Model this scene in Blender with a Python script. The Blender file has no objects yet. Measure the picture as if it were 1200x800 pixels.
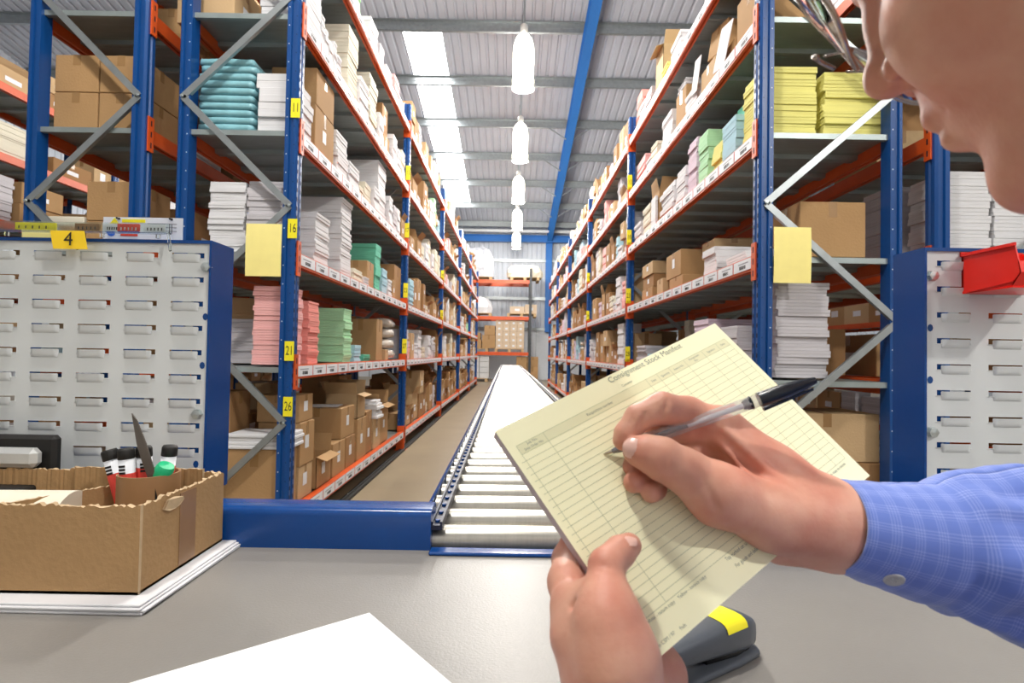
import bpy, bmesh, math, random
import numpy as np
from mathutils import Vector, Matrix, Quaternion
random.seed(7)
SC = bpy.context.scene
COL = SC.collection

# ------------------------------------------------------------------ camera, sky, exposure
FPX = 650.0                      # focal length in pixels of the 1200 px wide frame
CAMZ = 1.08
cam_data = bpy.data.cameras.new('camera'); cam_data.sensor_width = 36.0
cam_data.lens = 36.0 * FPX / 1200.0; cam_data.clip_start = 0.02; cam_data.clip_end = 200
camera = bpy.data.objects.new('camera', cam_data); COL.objects.link(camera)
CAM = (Matrix.Translation((0, 0, CAMZ)) @ Matrix.Rotation(math.radians(90 + 1.234), 4, 'X')
       @ Matrix.Rotation(math.radians(1.0), 4, 'Z'))
camera.matrix_world = CAM
SC.camera = camera
cam_data.dof.use_dof = True; cam_data.dof.focus_distance = 0.85; cam_data.dof.aperture_fstop = 14.0

world = bpy.data.worlds.new('sky'); SC.world = world; world.use_nodes = True
bg = world.node_tree.nodes['Background']
bg.inputs['Color'].default_value = (0.93, 0.96, 1.0, 1); bg.inputs['Strength'].default_value = 0.75
SC.view_settings.view_transform = 'Standard'; SC.view_settings.look = 'None'
SC.view_settings.exposure = 0.22; SC.view_settings.gamma = 1.0
SC.view_settings.use_curve_mapping = False
LAMP_W = 400.0                    # one high-bay lamp
SKYLIGHT_E = 8.0                 # daylight coming through the translucent roof sheets

def P(px, py, d):
    """point at depth d (metres along the view axis) behind photograph pixel px, py"""
    return CAM @ Vector(((px - 600) / FPX * d, (400 - py) / FPX * d, -d))
def CV(x, y, f):                 # camera-space direction (right, up, forward) -> world direction
    return (CAM.to_3x3() @ Vector((x, y, -f)))

# ------------------------------------------------------------------ materials
MATS = {}
def mat(name, col, rough=0.6, metal=0.0, noise=0.06, nscale=20.0, bump=0.0, bscale=60.0, stretch=(1, 1, 1),
        emit=0.0, spec=0.5, trans=0.0, alpha=1.0, sss=0.0, ior=1.45, coat=0.0):
    if name in MATS: return MATS[name]
    m = bpy.data.materials.new(name); m.use_nodes = True
    nt = m.node_tree; b = nt.nodes['Principled BSDF']
    b.inputs['Roughness'].default_value = rough; b.inputs['Metallic'].default_value = metal
    b.inputs['Specular IOR Level'].default_value = spec; b.inputs['IOR'].default_value = ior
    b.inputs['Transmission Weight'].default_value = trans; b.inputs['Alpha'].default_value = alpha
    b.inputs['Coat Weight'].default_value = coat
    if sss:
        b.inputs['Subsurface Weight'].default_value = sss
        b.inputs['Subsurface Radius'].default_value = (0.010, 0.004, 0.002)
        b.inputs['Subsurface Scale'].default_value = 1.0
    c = (col[0], col[1], col[2], 1)
    tc = nt.nodes.new('ShaderNodeTexCoord'); mp = nt.nodes.new('ShaderNodeMapping')
    mp.inputs['Scale'].default_value = stretch
    nt.links.new(tc.outputs['Object'], mp.inputs['Vector'])
    if noise > 0:
        nz = nt.nodes.new('ShaderNodeTexNoise'); nz.inputs['Scale'].default_value = nscale
        nz.inputs['Detail'].default_value = 4
        nt.links.new(mp.outputs[0], nz.inputs['Vector'])
        mx = nt.nodes.new('ShaderNodeMix'); mx.data_type = 'RGBA'
        mx.inputs['A'].default_value = tuple(max(0, v * (1 - noise * 2)) for v in col) + (1,)
        mx.inputs['B'].default_value = tuple(min(1, v * (1 + noise * 2)) for v in col) + (1,)
        nt.links.new(nz.outputs['Fac'], mx.inputs['Factor'])
        nt.links.new(mx.outputs['Result'], b.inputs['Base Color'])
    else:
        b.inputs['Base Color'].default_value = c
    if bump > 0:
        n2 = nt.nodes.new('ShaderNodeTexNoise'); n2.inputs['Scale'].default_value = bscale
        nt.links.new(mp.outputs[0], n2.inputs['Vector'])
        bp = nt.nodes.new('ShaderNodeBump'); bp.inputs['Strength'].default_value = bump
        bp.inputs['Distance'].default_value = 0.01
        nt.links.new(n2.outputs['Fac'], bp.inputs['Height']); nt.links.new(bp.outputs[0], b.inputs['Normal'])
    if emit > 0:
        b.inputs['Emission Color'].default_value = c; b.inputs['Emission Strength'].default_value = emit
    MATS[name] = m
    return m

def paper(name, col, noise=0.09):      # sheet edges show as fine horizontal lines
    return mat(name, col, rough=0.75, noise=noise, nscale=6, stretch=(0.4, 0.4, 40), spec=0.2)
M_BLUE = mat('blue_enamel', (0.003, 0.056, 0.225), rough=0.35, noise=0.05, nscale=5)
M_BLUE2 = mat('blue_enamel_bar', (0.003, 0.052, 0.23), rough=0.22, noise=0.04, nscale=8, bump=0.05, bscale=25)
M_ROOFBLUE = mat('roof_steel_blue', (0.012, 0.15, 0.50), rough=0.45, noise=0.04)
M_ORANGE = mat('orange_enamel', (0.62, 0.085, 0.012), rough=0.4, noise=0.08, nscale=8)
M_DARK = mat('slot_dark', (0.004, 0.006, 0.02), rough=0.8, noise=0)
M_GALV = mat('galvanised_steel', (0.36, 0.39, 0.40), rough=0.38, metal=0.75, noise=0.12, nscale=14)
M_DECK = mat('galvanised_deck', (0.33, 0.38, 0.38), rough=0.42, metal=0.6, noise=0.15, nscale=5, stretch=(1, 6, 1))
M_ZINC = mat('zinc_bolt', (0.55, 0.6, 0.6), rough=0.3, metal=0.9, noise=0.1)
M_CARD = mat('label_white', (0.74, 0.76, 0.80), rough=0.5, noise=0.03)
M_RED = mat('divider_red', (0.70, 0.06, 0.03), rough=0.5, noise=0)
M_INK = mat('black_ink', (0.012, 0.012, 0.014), rough=0.6, noise=0)
M_GREYINK = mat('grey_print', (0.30, 0.31, 0.35), rough=0.6, noise=0)
M_YEL = mat('sign_yellow', (0.88, 0.78, 0.02), rough=0.45, noise=0.02)
M_YEL4 = mat('sign_amber', (0.92, 0.62, 0.02), rough=0.4, noise=0.02)
M_YPAPER = mat('yellow_paper', (0.95, 0.83, 0.30), rough=0.7, noise=0.03)
M_BOX = [mat('cardboard_%s' % n, c, rough=0.8, noise=0.07, nscale=4, bump=0.15, bscale=90, spec=0.2) for n, c in
         (('tan', (0.42, 0.255, 0.12)), ('brown', (0.34, 0.19, 0.085)), ('pale', (0.52, 0.36, 0.20)))]
M_TAPE = mat('parcel_tape', (0.33, 0.19, 0.08), rough=0.25, noise=0.05)
M_WHITEP = paper('white_paper', (0.72, 0.72, 0.74)); M_GREYP = paper('grey_paper', (0.56, 0.54, 0.57))
M_CREAMP = paper('cream_paper', (0.72, 0.68, 0.56))
M_PINKP = paper('pink_paper', (0.88, 0.46, 0.45)); M_SALMON = paper('salmon_paper', (0.86, 0.33, 0.29))
M_GREENP = paper('green_paper', (0.44, 0.74, 0.46)); M_MINT = paper('mint_paper', (0.16, 0.56, 0.40))
M_BLUEP = paper('pale_blue_paper', (0.40, 0.62, 0.72)); M_YELP = paper('yellow_stock', (0.80, 0.75, 0.25))
M_TEAL = mat('teal_wrapped', (0.22, 0.46, 0.52), rough=0.3, noise=0.2, nscale=8, bump=0.5, bscale=20)
M_LILAC = paper('lilac_paper', (0.70, 0.58, 0.68))
M_WRAP = mat('clear_wrap', (0.55, 0.50, 0.44), rough=0.2, noise=0.3, nscale=18, bump=0.6, bscale=35)
PAPERS = dict(white=M_WHITEP, grey=M_GREYP, cream=M_CREAMP, pink=M_PINKP, salmon=M_SALMON, green=M_GREENP, mint=M_MINT,
              blue=M_BLUEP, yellow=M_YELP, lilac=M_LILAC)

# ------------------------------------------------------------------ mesh helper
class MB:
    def __init__(s): s.v = []; s.f = []; s.m = []
    def add(s, vs, fs, mi=0):
        o = len(s.v); s.v.extend([tuple(v) for v in vs]); s.f.extend([tuple(i + o for i in f) for f in fs]); s.m.extend([mi] * len(fs))
        return s
    def box(s, x0, x1, y0, y1, z0, z1, mi=0, M=None):
        vs = [Vector((x, y, z)) for z in (z0, z1) for x, y in ((x0, y0), (x1, y0), (x1, y1), (x0, y1))]
        if M is not None: vs = [M @ v for v in vs]
        return s.add(vs, [(3, 2, 1, 0), (4, 5, 6, 7), (0, 1, 5, 4), (1, 2, 6, 5), (2, 3, 7, 6), (3, 0, 4, 7)], mi)
    def cbox(s, x0, x1, y0, y1, z0, z1, c=0.003, mi=0, M=None):      # chamfered box
        cx = ((x0, x1), (y0, y1), (z0, z1)); vs = []; idx = {}
        for i in range(2):
            for j in range(2):
                for k in range(2):
                    p = [cx[0][i], cx[1][j], cx[2][k]]; sg = [1 - 2 * i, 1 - 2 * j, 1 - 2 * k]
                    for a in range(3):
                        q = list(p)
                        for b in range(3):
                            if b != a: q[b] += sg[b] * c
                        idx[(i, j, k, a)] = len(vs); vs.append(Vector(q))
        fs = []
        for a in range(3):
            b, d = (a + 1) % 3, (a + 2) % 3
            for e in (0, 1):
                def key(u, w):
                    t = [0, 0, 0]; t[a] = e; t[b] = u; t[d] = w; return (t[0], t[1], t[2], a)
                q = [idx[key(0, 0)], idx[key(1, 0)], idx[key(1, 1)], idx[key(0, 1)]]
                fs.append(q if e else q[::-1])
            for u in (0, 1):
                for w in (0, 1):
                    def ky(t0, ax):
                        t = [0, 0, 0]; t[a] = t0; t[b] = u; t[d] = w; return (t[0], t[1], t[2], ax)
                    q = [idx[ky(0, b)], idx[ky(1, b)], idx[ky(1, d)], idx[ky(0, d)]]
                    fs.append(q if u == w else q[::-1])
        for i in range(2):
            for j in range(2):
                for k in range(2):
                    q = [idx[(i, j, k, 0)], idx[(i, j, k, 1)], idx[(i, j, k, 2)]]
                    fs.append(q if (i + j + k) % 2 else q[::-1])
        if M is not None: vs = [M @ v for v in vs]
        return s.add(vs, fs, mi)
    def prism(s, pts, ext, mi=0, M=None):                             # planar outline (3-D pts) swept by ext
        n = len(pts); e = Vector(ext); a = [Vector(p) for p in pts]; b = [p + e for p in a]; vs = a + b
        if M is not None: vs = [M @ v for v in vs]
        fs = [tuple(range(n))[::-1], tuple(range(n, 2 * n))] + [(i, (i + 1) % n, n + (i + 1) % n, n + i) for i in range(n)]
        return s.add(vs, fs, mi)
    def bar(s, p0, p1, w, h, up=(0, 0, 1), mi=0):
        p0, p1 = Vector(p0), Vector(p1); d = (p1 - p0).normalized(); sd = d.cross(Vector(up)).normalized(); u = sd.cross(d)
        q = [sd * (a * w / 2) + u * (b * h / 2) for a, b in ((-1, -1), (1, -1), (1, 1), (-1, 1))]
        return s.add([p0 + t for t in q] + [p1 + t for t in q], [(0, 1, 2, 3), (7, 6, 5, 4), (0, 4, 5, 1), (1, 5, 6, 2), (2, 6, 7, 3), (3, 7, 4, 0)], mi)
    def tube(s, path, r, seg=10, mi=0, cap=True, squash=None):
        path = [Vector(p) for p in path]; n = len(path); rs = r if isinstance(r, (list, tuple)) else [r] * n
        up = None; vs = []; fs = []
        for i, p in enumerate(path):
            t = (path[min(i + 1, n - 1)] - path[max(i - 1, 0)]).normalized()
            if up is None: up = t.orthogonal().normalized()
            up = (up - t * up.dot(t)).normalized(); sd = t.cross(up)
            for k in range(seg):
                a = 2 * math.pi * k / seg; vs.append(p + (up * math.cos(a) + sd * math.sin(a)) * rs[i])
        for i in range(n - 1):
            for k in range(seg):
                k2 = (k + 1) % seg; fs.append((i * seg + k, i * seg + k2, (i + 1) * seg + k2, (i + 1) * seg + k))
        if cap:
            fs.append(tuple(range(seg))[::-1]); fs.append(tuple((n - 1) * seg + k for k in range(seg)))
        return s.add(vs, fs, mi)
    def lathe(s, prof, seg=24, mi=0, M=None):                         # prof: (r, z)
        vs = []; fs = []
        for r, z in prof:
            for k in range(seg):
                a = 2 * math.pi * k / seg; vs.append(Vector((r * math.cos(a), r * math.sin(a), z)))
        for i in range(len(prof) - 1):
            for k in range(seg):
                k2 = (k + 1) % seg; fs.append((i * seg + k, i * seg + k2, (i + 1) * seg + k2, (i + 1) * seg + k))
        if prof[0][0] > 1e-5: fs.append(tuple(range(seg))[::-1])
        if prof[-1][0] > 1e-5: fs.append(tuple((len(prof) - 1) * seg + k for k in range(seg)))
        if M is not None: vs = [M @ v for v in vs]
        return s.add(vs, fs, mi)
    def quad(s, a, b, c, d, mi=0): return s.add([a, b, c, d], [(0, 1, 2, 3)], mi)
    def text(s, body, size, M, mi=0, align='CENTER', shear=0.0, xs=1.0, font_res=3):
        cu = bpy.data.curves.new('t', 'FONT'); cu.body = body; cu.size = size; cu.align_x = align; cu.align_y = 'CENTER'
        cu.resolution_u = font_res; cu.shear = shear
        o = bpy.data.objects.new('t', cu); COL.objects.link(o)
        dg = bpy.context.evaluated_depsgraph_get(); me = bpy.data.meshes.new_from_object(o.evaluated_get(dg))
        S = Matrix.Diagonal((xs, 1, 1, 1))
        s.add([M @ (S @ v.co) for v in me.vertices], [tuple(p.vertices) for p in me.polygons], mi)
        bpy.data.objects.remove(o); bpy.data.curves.remove(cu); bpy.data.meshes.remove(me)
        return s
    def mesh(s, name, mats, smooth=False):
        me = bpy.data.meshes.new(name); me.from_pydata(s.v, [], s.f)
        for m in (mats if isinstance(mats, (list, tuple)) else [mats]): me.materials.append(m)
        if any(s.m): me.polygons.foreach_set('material_index', s.m)
        if smooth: me.polygons.foreach_set('use_smooth', [True] * len(s.f))
        me.update(); return me
    def build(s, name, mats, parent=None, smooth=False, loc=None, flat_angle=None):
        me = s.mesh(name, mats, smooth)
        if flat_angle is not None:
            me.polygons.foreach_set('use_smooth', [True] * len(s.f)); me.set_sharp_from_angle(angle=math.radians(flat_angle))
        return link(name, me, parent, loc)
def link(name, me, parent=None, loc=None):
    o = bpy.data.objects.new(name, me); COL.objects.link(o)
    if parent is not None: o.parent = parent
    if loc is not None: o.location = loc
    return o
def tag(o, label=None, cat=None, group=None, kind=None):
    if label: o['label'] = label
    if cat: o['category'] = cat
    if group: o['group'] = group
    if kind: o['kind'] = kind
    return o
def empty(name, loc=(0, 0, 0), rz=0.0):
    o = bpy.data.objects.new(name, None); COL.objects.link(o); o.location = loc; o.rotation_euler = (0, 0, rz)
    o.empty_display_size = 0.05
    return o
def copy_tree(o, parent=None):
    c = o.copy(); COL.objects.link(c); c.parent = parent
    for ch in o.children: copy_tree(ch, c)
    return c
ORD = ['first', 'second', 'third', 'fourth', 'fifth', 'sixth', 'seventh', 'eighth', 'ninth', 'tenth', 'eleventh', 'twelfth', 'thirteenth',
       'fourteenth', 'fifteenth', 'sixteenth', 'seventeenth', 'eighteenth', 'nineteenth', 'twentieth', 'twenty-first', 'twenty-second',
       'twenty-third', 'twenty-fourth', 'twenty-fifth']
# ------------------------------------------------------------------ the building
M_FLOOR = mat('floor_concrete', (0.28, 0.22, 0.14), rough=0.4, noise=0.10, nscale=1.6, bump=0.08, bscale=9)
M_SHEET = mat('roof_sheet', (0.50, 0.53, 0.60), rough=0.5, noise=0.04, nscale=2)
M_WALL = mat('wall_sheet', (0.62, 0.66, 0.72), rough=0.5, noise=0.04, nscale=2)
M_DADO = mat('white_dado', (0.74, 0.77, 0.80), rough=0.5, noise=0.03)
M_SKYL = mat('translucent_sheet', (1.0, 1.0, 1.0), rough=0.5, noise=0, emit=SKYLIGHT_E)
YB, YF = -4.0, 23.5
MB().box(-12, 12, YB, YF, -0.1, 0).build('floor', M_FLOOR)['kind'] = 'structure'
def roof_z(y): return CAMZ + 8.8 - 0.154 * y
def corrug(mb, x0, x1, y0, y1, mi=0, pitch=0.2, dep=0.035):
    n = max(1, round((x1 - x0) / pitch)); p = (x1 - x0) / n; xs = []
    for i in range(n):
        for t, h in ((0, 0), (0.62, 0), (0.72, dep), (0.90, dep)): xs.append((x0 + (i + t) * p, h))
    xs.append((x1, 0)); vs = []
    for x, h in xs: vs += [(x, y0, roof_z(y0) + h), (x, y1, roof_z(y1) + h)]
    mb.add(vs, [(2 * i, 2 * i + 1, 2 * i + 3, 2 * i + 2) for i in range(len(xs) - 1)], mi)
SKYX = [(-8.6, -7.75), (-2.5, -1.65), (4.0, 4.85)]
def roof_sheets():
    mb = MB(); xs = [-12.0] + [v for s in SKYX for v in s] + [12.0]
    for i in range(0, len(xs), 2): corrug(mb, xs[i], xs[i + 1], YB, YF)
    for a, b in SKYX:
        corrug(mb, a, b, YB, 11.72); corrug(mb, a, b, 20.7, YF)
    tag(mb.build('ceiling', M_SHEET), kind='structure')
roof_sheets()
for i, (a, b) in enumerate(SKYX):
    for k in range(5):
        y0 = 11.75 + k * 1.79
        mb = MB(); corrug(mb, a, b, y0, y0 + 1.74); tag(mb.build('window_%d' % (i * 5 + k + 1), M_SKYL), kind='structure')
def purlin(y):
    z = roof_z(y) - 0.01; mb = MB()
    mb.box(-12, 12, y - 0.005, y + 0.005, z - 0.2, z); mb.box(-12, 12, y - 0.07, y, z - 0.01, z); mb.box(-12, 12, y, y + 0.07, z - 0.2, z - 0.19)
    mb.box(-12, 12, y - 0.012, y + 0.006, z - 0.11, z - 0.085)
    return mb
for i in range(-4, 7):
    y = 11.6 + 1.8 * i
    tag(purlin(y).build('trim_%d' % (i + 5), M_GALV), kind='structure')
def raft(x):
    mb = MB()
    for x0, x1, t0, t1 in ((x - 0.1, x + 0.1, 0.22, 0.24), (x - 0.1, x + 0.1, 0.56, 0.58), (x - 0.012, x + 0.012, 0.24, 0.56)):
        a, b = YB, YF - 0.3
        vs = [(xx, yy, roof_z(yy) - t) for yy in (a, b) for xx, t in ((x0, t1), (x1, t1), (x1, t0), (x0, t0))]
        mb.add(vs, [(3, 2, 1, 0), (4, 5, 6, 7), (0, 1, 5, 4), (1, 2, 6, 5), (2, 3, 7, 6), (3, 0, 4, 7)])
    return mb
for k, x in enumerate((1.49, -6.2, 8.8)):
    tag(raft(x).build('trim_%d' % (20 + k), M_ROOFBLUE), kind='structure')
    mb = MB(); y = YF - 0.35
    mb.box(x - 0.13, x + 0.13, y - 0.02, y, 2.0, roof_z(y) - 0.3); mb.box(x - 0.13, x + 0.13, y + 0.22, y + 0.24, 2.0, roof_z(y) - 0.3)
    mb.box(x - 0.01, x + 0.01, y, y + 0.22, 2.0, roof_z(y) - 0.3)
    tag(mb.build('trim_%d' % (24 + k), M_ROOFBLUE), kind='structure')
mb = MB()                                             # fly braces from rafter to purlin
for i in range(2, 6):
    y = 11.6 + 1.8 * i
    for s in (-1, 1): mb.bar((1.49 + s * 0.05, y, roof_z(y) - 0.55), (1.49 + s * 0.6, y, roof_z(y) - 0.2), 0.03, 0.03)
tag(mb.build('trim_28', M_GALV), kind='structure')
mb = MB(); mb.box(-12, 12, 22.9, 23.1, 5.72, 5.76); mb.box(-12, 12, 22.9, 23.1, 5.96, 6.0); mb.box(-12, 12, 22.99, 23.01, 5.76, 5.96)
tag(mb.build('trim_29', M_ROOFBLUE), kind='structure')
tag(MB().tube([(-12, 22.7, 6.12), (12, 22.7, 6.12)], 0.07, 12).build('trim_30', M_DADO, smooth=True), kind='structure')
# end wall: ribbed sheets above a plain white dado, with rails
mb = MB(); n = 120; xs = []
for i in range(n):
    for t, h in ((0, 0), (0.62, 0), (0.72, -0.035), (0.90, -0.035)): xs.append((-12 + (i + t) * 0.2, h))
vs = []
for x, h in xs: vs += [(x, YF + h, 2.06), (x, YF + h, 7.2)]
mb.add(vs, [(2 * i, 2 * i + 2, 2 * i + 3, 2 * i + 1) for i in range(len(xs) - 1)])
mb.box(-12, 12, YF - 0.08, YF + 0.02, 0, 2.06, 1)
for z in (2.06, 3.35, 4.95, 6.4): mb.box(-12, 12, YF - 0.14, YF - 0.04, z, z + 0.12, 2)
for x in (-6, 1.0, 6.0): mb.box(x, x + 0.02, YF - 0.1, YF - 0.08, 0, 2.06, 2)
tag(mb.build('wall_back', [M_WALL, M_DADO, M_GALV]), kind='structure')
mb = MB(); mb.box(-12, 12, YB - 0.1, YB, 0, roof_z(YB)); tag(mb.build('wall_front', mat('front_wall_white', (0.62, 0.63, 0.64), rough=0.7, noise=0.03)), kind='structure')
for nm, x in (('wall_left', -12.0), ('wall_right', 12.0)):
    mb = MB(); ys = []
    for i in range(137):
        for t, h in ((0, 0), (0.62, 0), (0.72, 0.035), (0.90, 0.035)): ys.append((YB + (i + t) * 0.2, h))
    vs = []
    for y, h in ys: vs += [(x - h * (1 if x > 0 else -1), y, 0), (x - h * (1 if x > 0 else -1), y, roof_z(y))]
    mb.add(vs, [(2 * i, 2 * i + 2, 2 * i + 3, 2 * i + 1) for i in range(len(ys) - 1)])
    tag(mb.build(nm, M_WALL), kind='structure')

# ------------------------------------------------------------------ hanging lamps
M_GLOW = mat('lamp_glass_lit', (1.0, 0.93, 0.78), rough=0.3, noise=0, emit=9.0)
M_ALU = mat('lamp_housing', (0.75, 0.73, 0.68), rough=0.35, metal=0.5, noise=0.05)
def lamp(x, y, zb, k=1.0, pw=1.0):
    r = empty('high_bay_lamp', (x, y, zb))
    MB().lathe([(a, 0.10 + (b - 0.10) * k) for a, b in ((0.10, 0.10), (0.155, 0.10), (0.16, 0.55), (0.15, 0.66), (0.12, 0.76), (0.07, 0.82), (0.0, 0.84))], 20).build('lamp_shade', M_GLOW, r, smooth=True)
    m = MB(); m.lathe([(0.165, 0.0), (0.17, 0.0), (0.17, 0.03), (0.165, 0.03)], 20)
    for a in range(4): m.bar((0.165 * math.cos(a * 1.571), 0.165 * math.sin(a * 1.571), 0.02), (0.165 * math.cos(a * 1.571), 0.165 * math.sin(a * 1.571), 0.14), 0.012, 0.012, up=(1, 0, 0))
    m.build('guard_ring', M_ALU, r)
    MB().lathe([(0.05, 0.78 * k + 0.05), (0.06, 0.8 * k + 0.06), (0.06, 0.8 * k + 0.16), (0.03, 0.8 * k + 0.19), (0.0, 0.8 * k + 0.20)], 14).build('gear_housing', M_ALU, r, smooth=True)
    MB().tube([(0, 0, 0.8 * k + 0.18), (0, 0, roof_z(y) - zb - 0.005)], 0.012, 6).build('suspension_wire', M_GALV, r)
    ld = bpy.data.lights.new('bulb', 'POINT'); ld.energy = LAMP_W * pw; ld.shadow_soft_size = 0.16; ld.color = (1.0, 0.96, 0.90)
    lo = bpy.data.objects.new('bulb', ld); COL.objects.link(lo); lo.parent = r; lo.location = (0, 0, -0.06)
    return r
LY = [8.3, 11.4, 14.5, 17.6, 20.7]
for i, y in enumerate(LY):
    o = lamp(0.10, y, CAMZ + 4.0 - 0.02 * i, (1.0, 0.95, 0.82, 0.76, 0.72)[i], (1.0, 1.0, 0.9, 0.6, 0.3)[i])
    tag(o, '%s glowing glass high bay lamp hanging over the conveyor' % ('nearest and largest', 'second nearest', 'middle', 'second farthest', 'farthest and smallest')[i], 'lamp', 'lamps over the aisle')
for x, y, pw in ((-0.9, 0.5, 1.0), (4.0, -2.5, 1.5), (0.1, 2.2, 0.3), (0.1, 5.2, 1.0)):  # off-row pair is unseen, added to light pad and panels; others continue the row
    o = lamp(x, y, CAMZ + 4.0, 1.0, pw); tag(o, 'glass high bay lamp overhead %s, above the frame' % ('left of bench, added to light pad' if x < 0 else 'behind camera at right, added fill light' if y < 0 else 'over the bench' if y < 3 else 'over the near racks'), 'lamp', 'lamps over the aisle')

# ------------------------------------------------------------------ racking
BAY = 3.15
LZ = [0.13, 0.92, 1.535, 2.20, 2.84, 3.51]
RZ = [0.12, 0.905, 1.525, 2.15, 2.74, 3.315]
BH = 0.075
PW, PD = 0.068, 0.075           # upright: across the rack, along the aisle
def upright_mb(s, h, holes):
    """local: x 0..PW from the aisle face inwards (s = +1: aisle on +x side), y 0..PD"""
    m = MB(); g = 0.012
    sec = [(0, 0.012), (0.010, 0), (0.024, 0), (0.028, g), (0.042, g), (0.046, 0), (PW, 0), (PW, PD), (0, PD), (0, 0.052), (g * 0.7, 0.046), (g * 0.7, 0.036), (0, 0.030)]
    pts = [(-s * x, y, 0) for x, y in sec]
    if s > 0: pts = pts[::-1]
    m.prism(pts, (0, 0, h))
    if holes:
        n = int(h / 0.05)
        for i in range(n):
            z = 0.03 + i * 0.05
            for y0 in (0.013, 0.056):
                m.box(-s * 0.0 - 0.0004 if s > 0 else -0.0004, 0.0004, y0, y0 + 0.011, z, z + 0.022, 1)
            if i % 2 == 0:
                for k in range(1):
                    cx = -s * 0.057
                    m.add([(cx + 0.0035 * math.cos(a * math.pi / 3), -0.0006, z + 0.0035 * math.sin(a * math.pi / 3)) for a in range(6)], [(5, 4, 3, 2, 1, 0)] if False else [(0, 1, 2, 3, 4, 5)], 2)
            else:
                cx = -s * 0.017
                m.add([(cx + 0.0025 * math.cos(a * math.pi / 3), -0.0006, z + 0.0025 * math.sin(a * math.pi / 3)) for a in range(6)], [(0, 1, 2, 3, 4, 5)], 1)
    return m
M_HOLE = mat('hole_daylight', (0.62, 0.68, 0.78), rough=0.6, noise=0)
def beam_mb(L):
    """local: x = 0 aisle face, goes to -0.045, y 0..L, z 0..BH, folded underside"""
    m = MB(); sec = [(0, 0), (-0.016, 0), (-0.018, 0.012), (-0.028, 0.012), (-0.030, 0), (-0.045, 0), (-0.045, BH), (0, BH)]
    m.prism([(x, 0, z) for x, z in sec], (0, L, 0)); return m
def connector_mb():
    m = MB(); m.box(-0.004, 0.004, 0.004, 0.050, -0.055, 0.135); m.box(-0.05, 0.004, 0.0, 0.004, -0.055, 0.135) if False else None
    for k in range(3): m.box(0.0038, 0.0046, 0.022, 0.032, -0.035 + k * 0.06, -0.005 + k * 0.06, 1)
    return m
def card_mb(seed):
    rr = random.Random(seed); m = MB(); m.box(0.001, 0.003, 0.006, 0.225, 0.012, 0.070)
    m.box(0.001, 0.0034, 0.2252, 0.2300, 0.008, 0.072, 1)
    m.box(0.003, 0.0035, 0.035, 0.16, 0.048, 0.054, 2)
    for k in range(9): m.box(0.003, 0.0036, 0.07 + k * 0.009, 0.07 + k * 0.009 + rr.choice((0.003, 0.006)), 0.022, 0.040, 3)
    return m
def panel_mb(w, p):
    """one deck plank: x -w..0, y 0..p, top at 0"""
    m = MB(); m.prism([(0, 0.002, -0.028), (0, 0.002, 0), (0, p - 0.002, 0), (0, p - 0.002, -0.028), (0, p - 0.03, -0.028), (0, p - 0.035, -0.004), (0, 0.035, -0.004), (0, 0.03, -0.028)], (-w, 0, 0))
    return m
def brace_mb(p0, p1, y):
    """C channel between two nodes of the frame plane"""
    m = MB(); a, b = Vector((p0[0], y, p0[1])), Vector((p1[0], y, p1[1]))
    d = (b - a).normalized(); u = Vector((-d.z, 0, d.x))
    m.bar(a, b, 0.032, 0.003, up=(0, 1, 0))
    for s in (-1, 1): m.bar(a + u * 0.0155 * s + Vector((0, 0.009, 0)), b + u * 0.0155 * s + Vector((0, 0.009, 0)), 0.003, 0.020, up=(0, 1, 0))
    return m
def bolt_mb(c, r=0.008):
    return MB().lathe([(r * 1.2, 0), (r * 1.2, 0.002), (r, 0.002), (r, 0.007), (0, 0.008)], 6, M=Matrix.Translation(c) @ Matrix.Rotation(math.radians(90), 4, 'X'))
SH = {}
def shared(key, fn):
    if key not in SH: SH[key] = fn()
    return SH[key]
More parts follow.
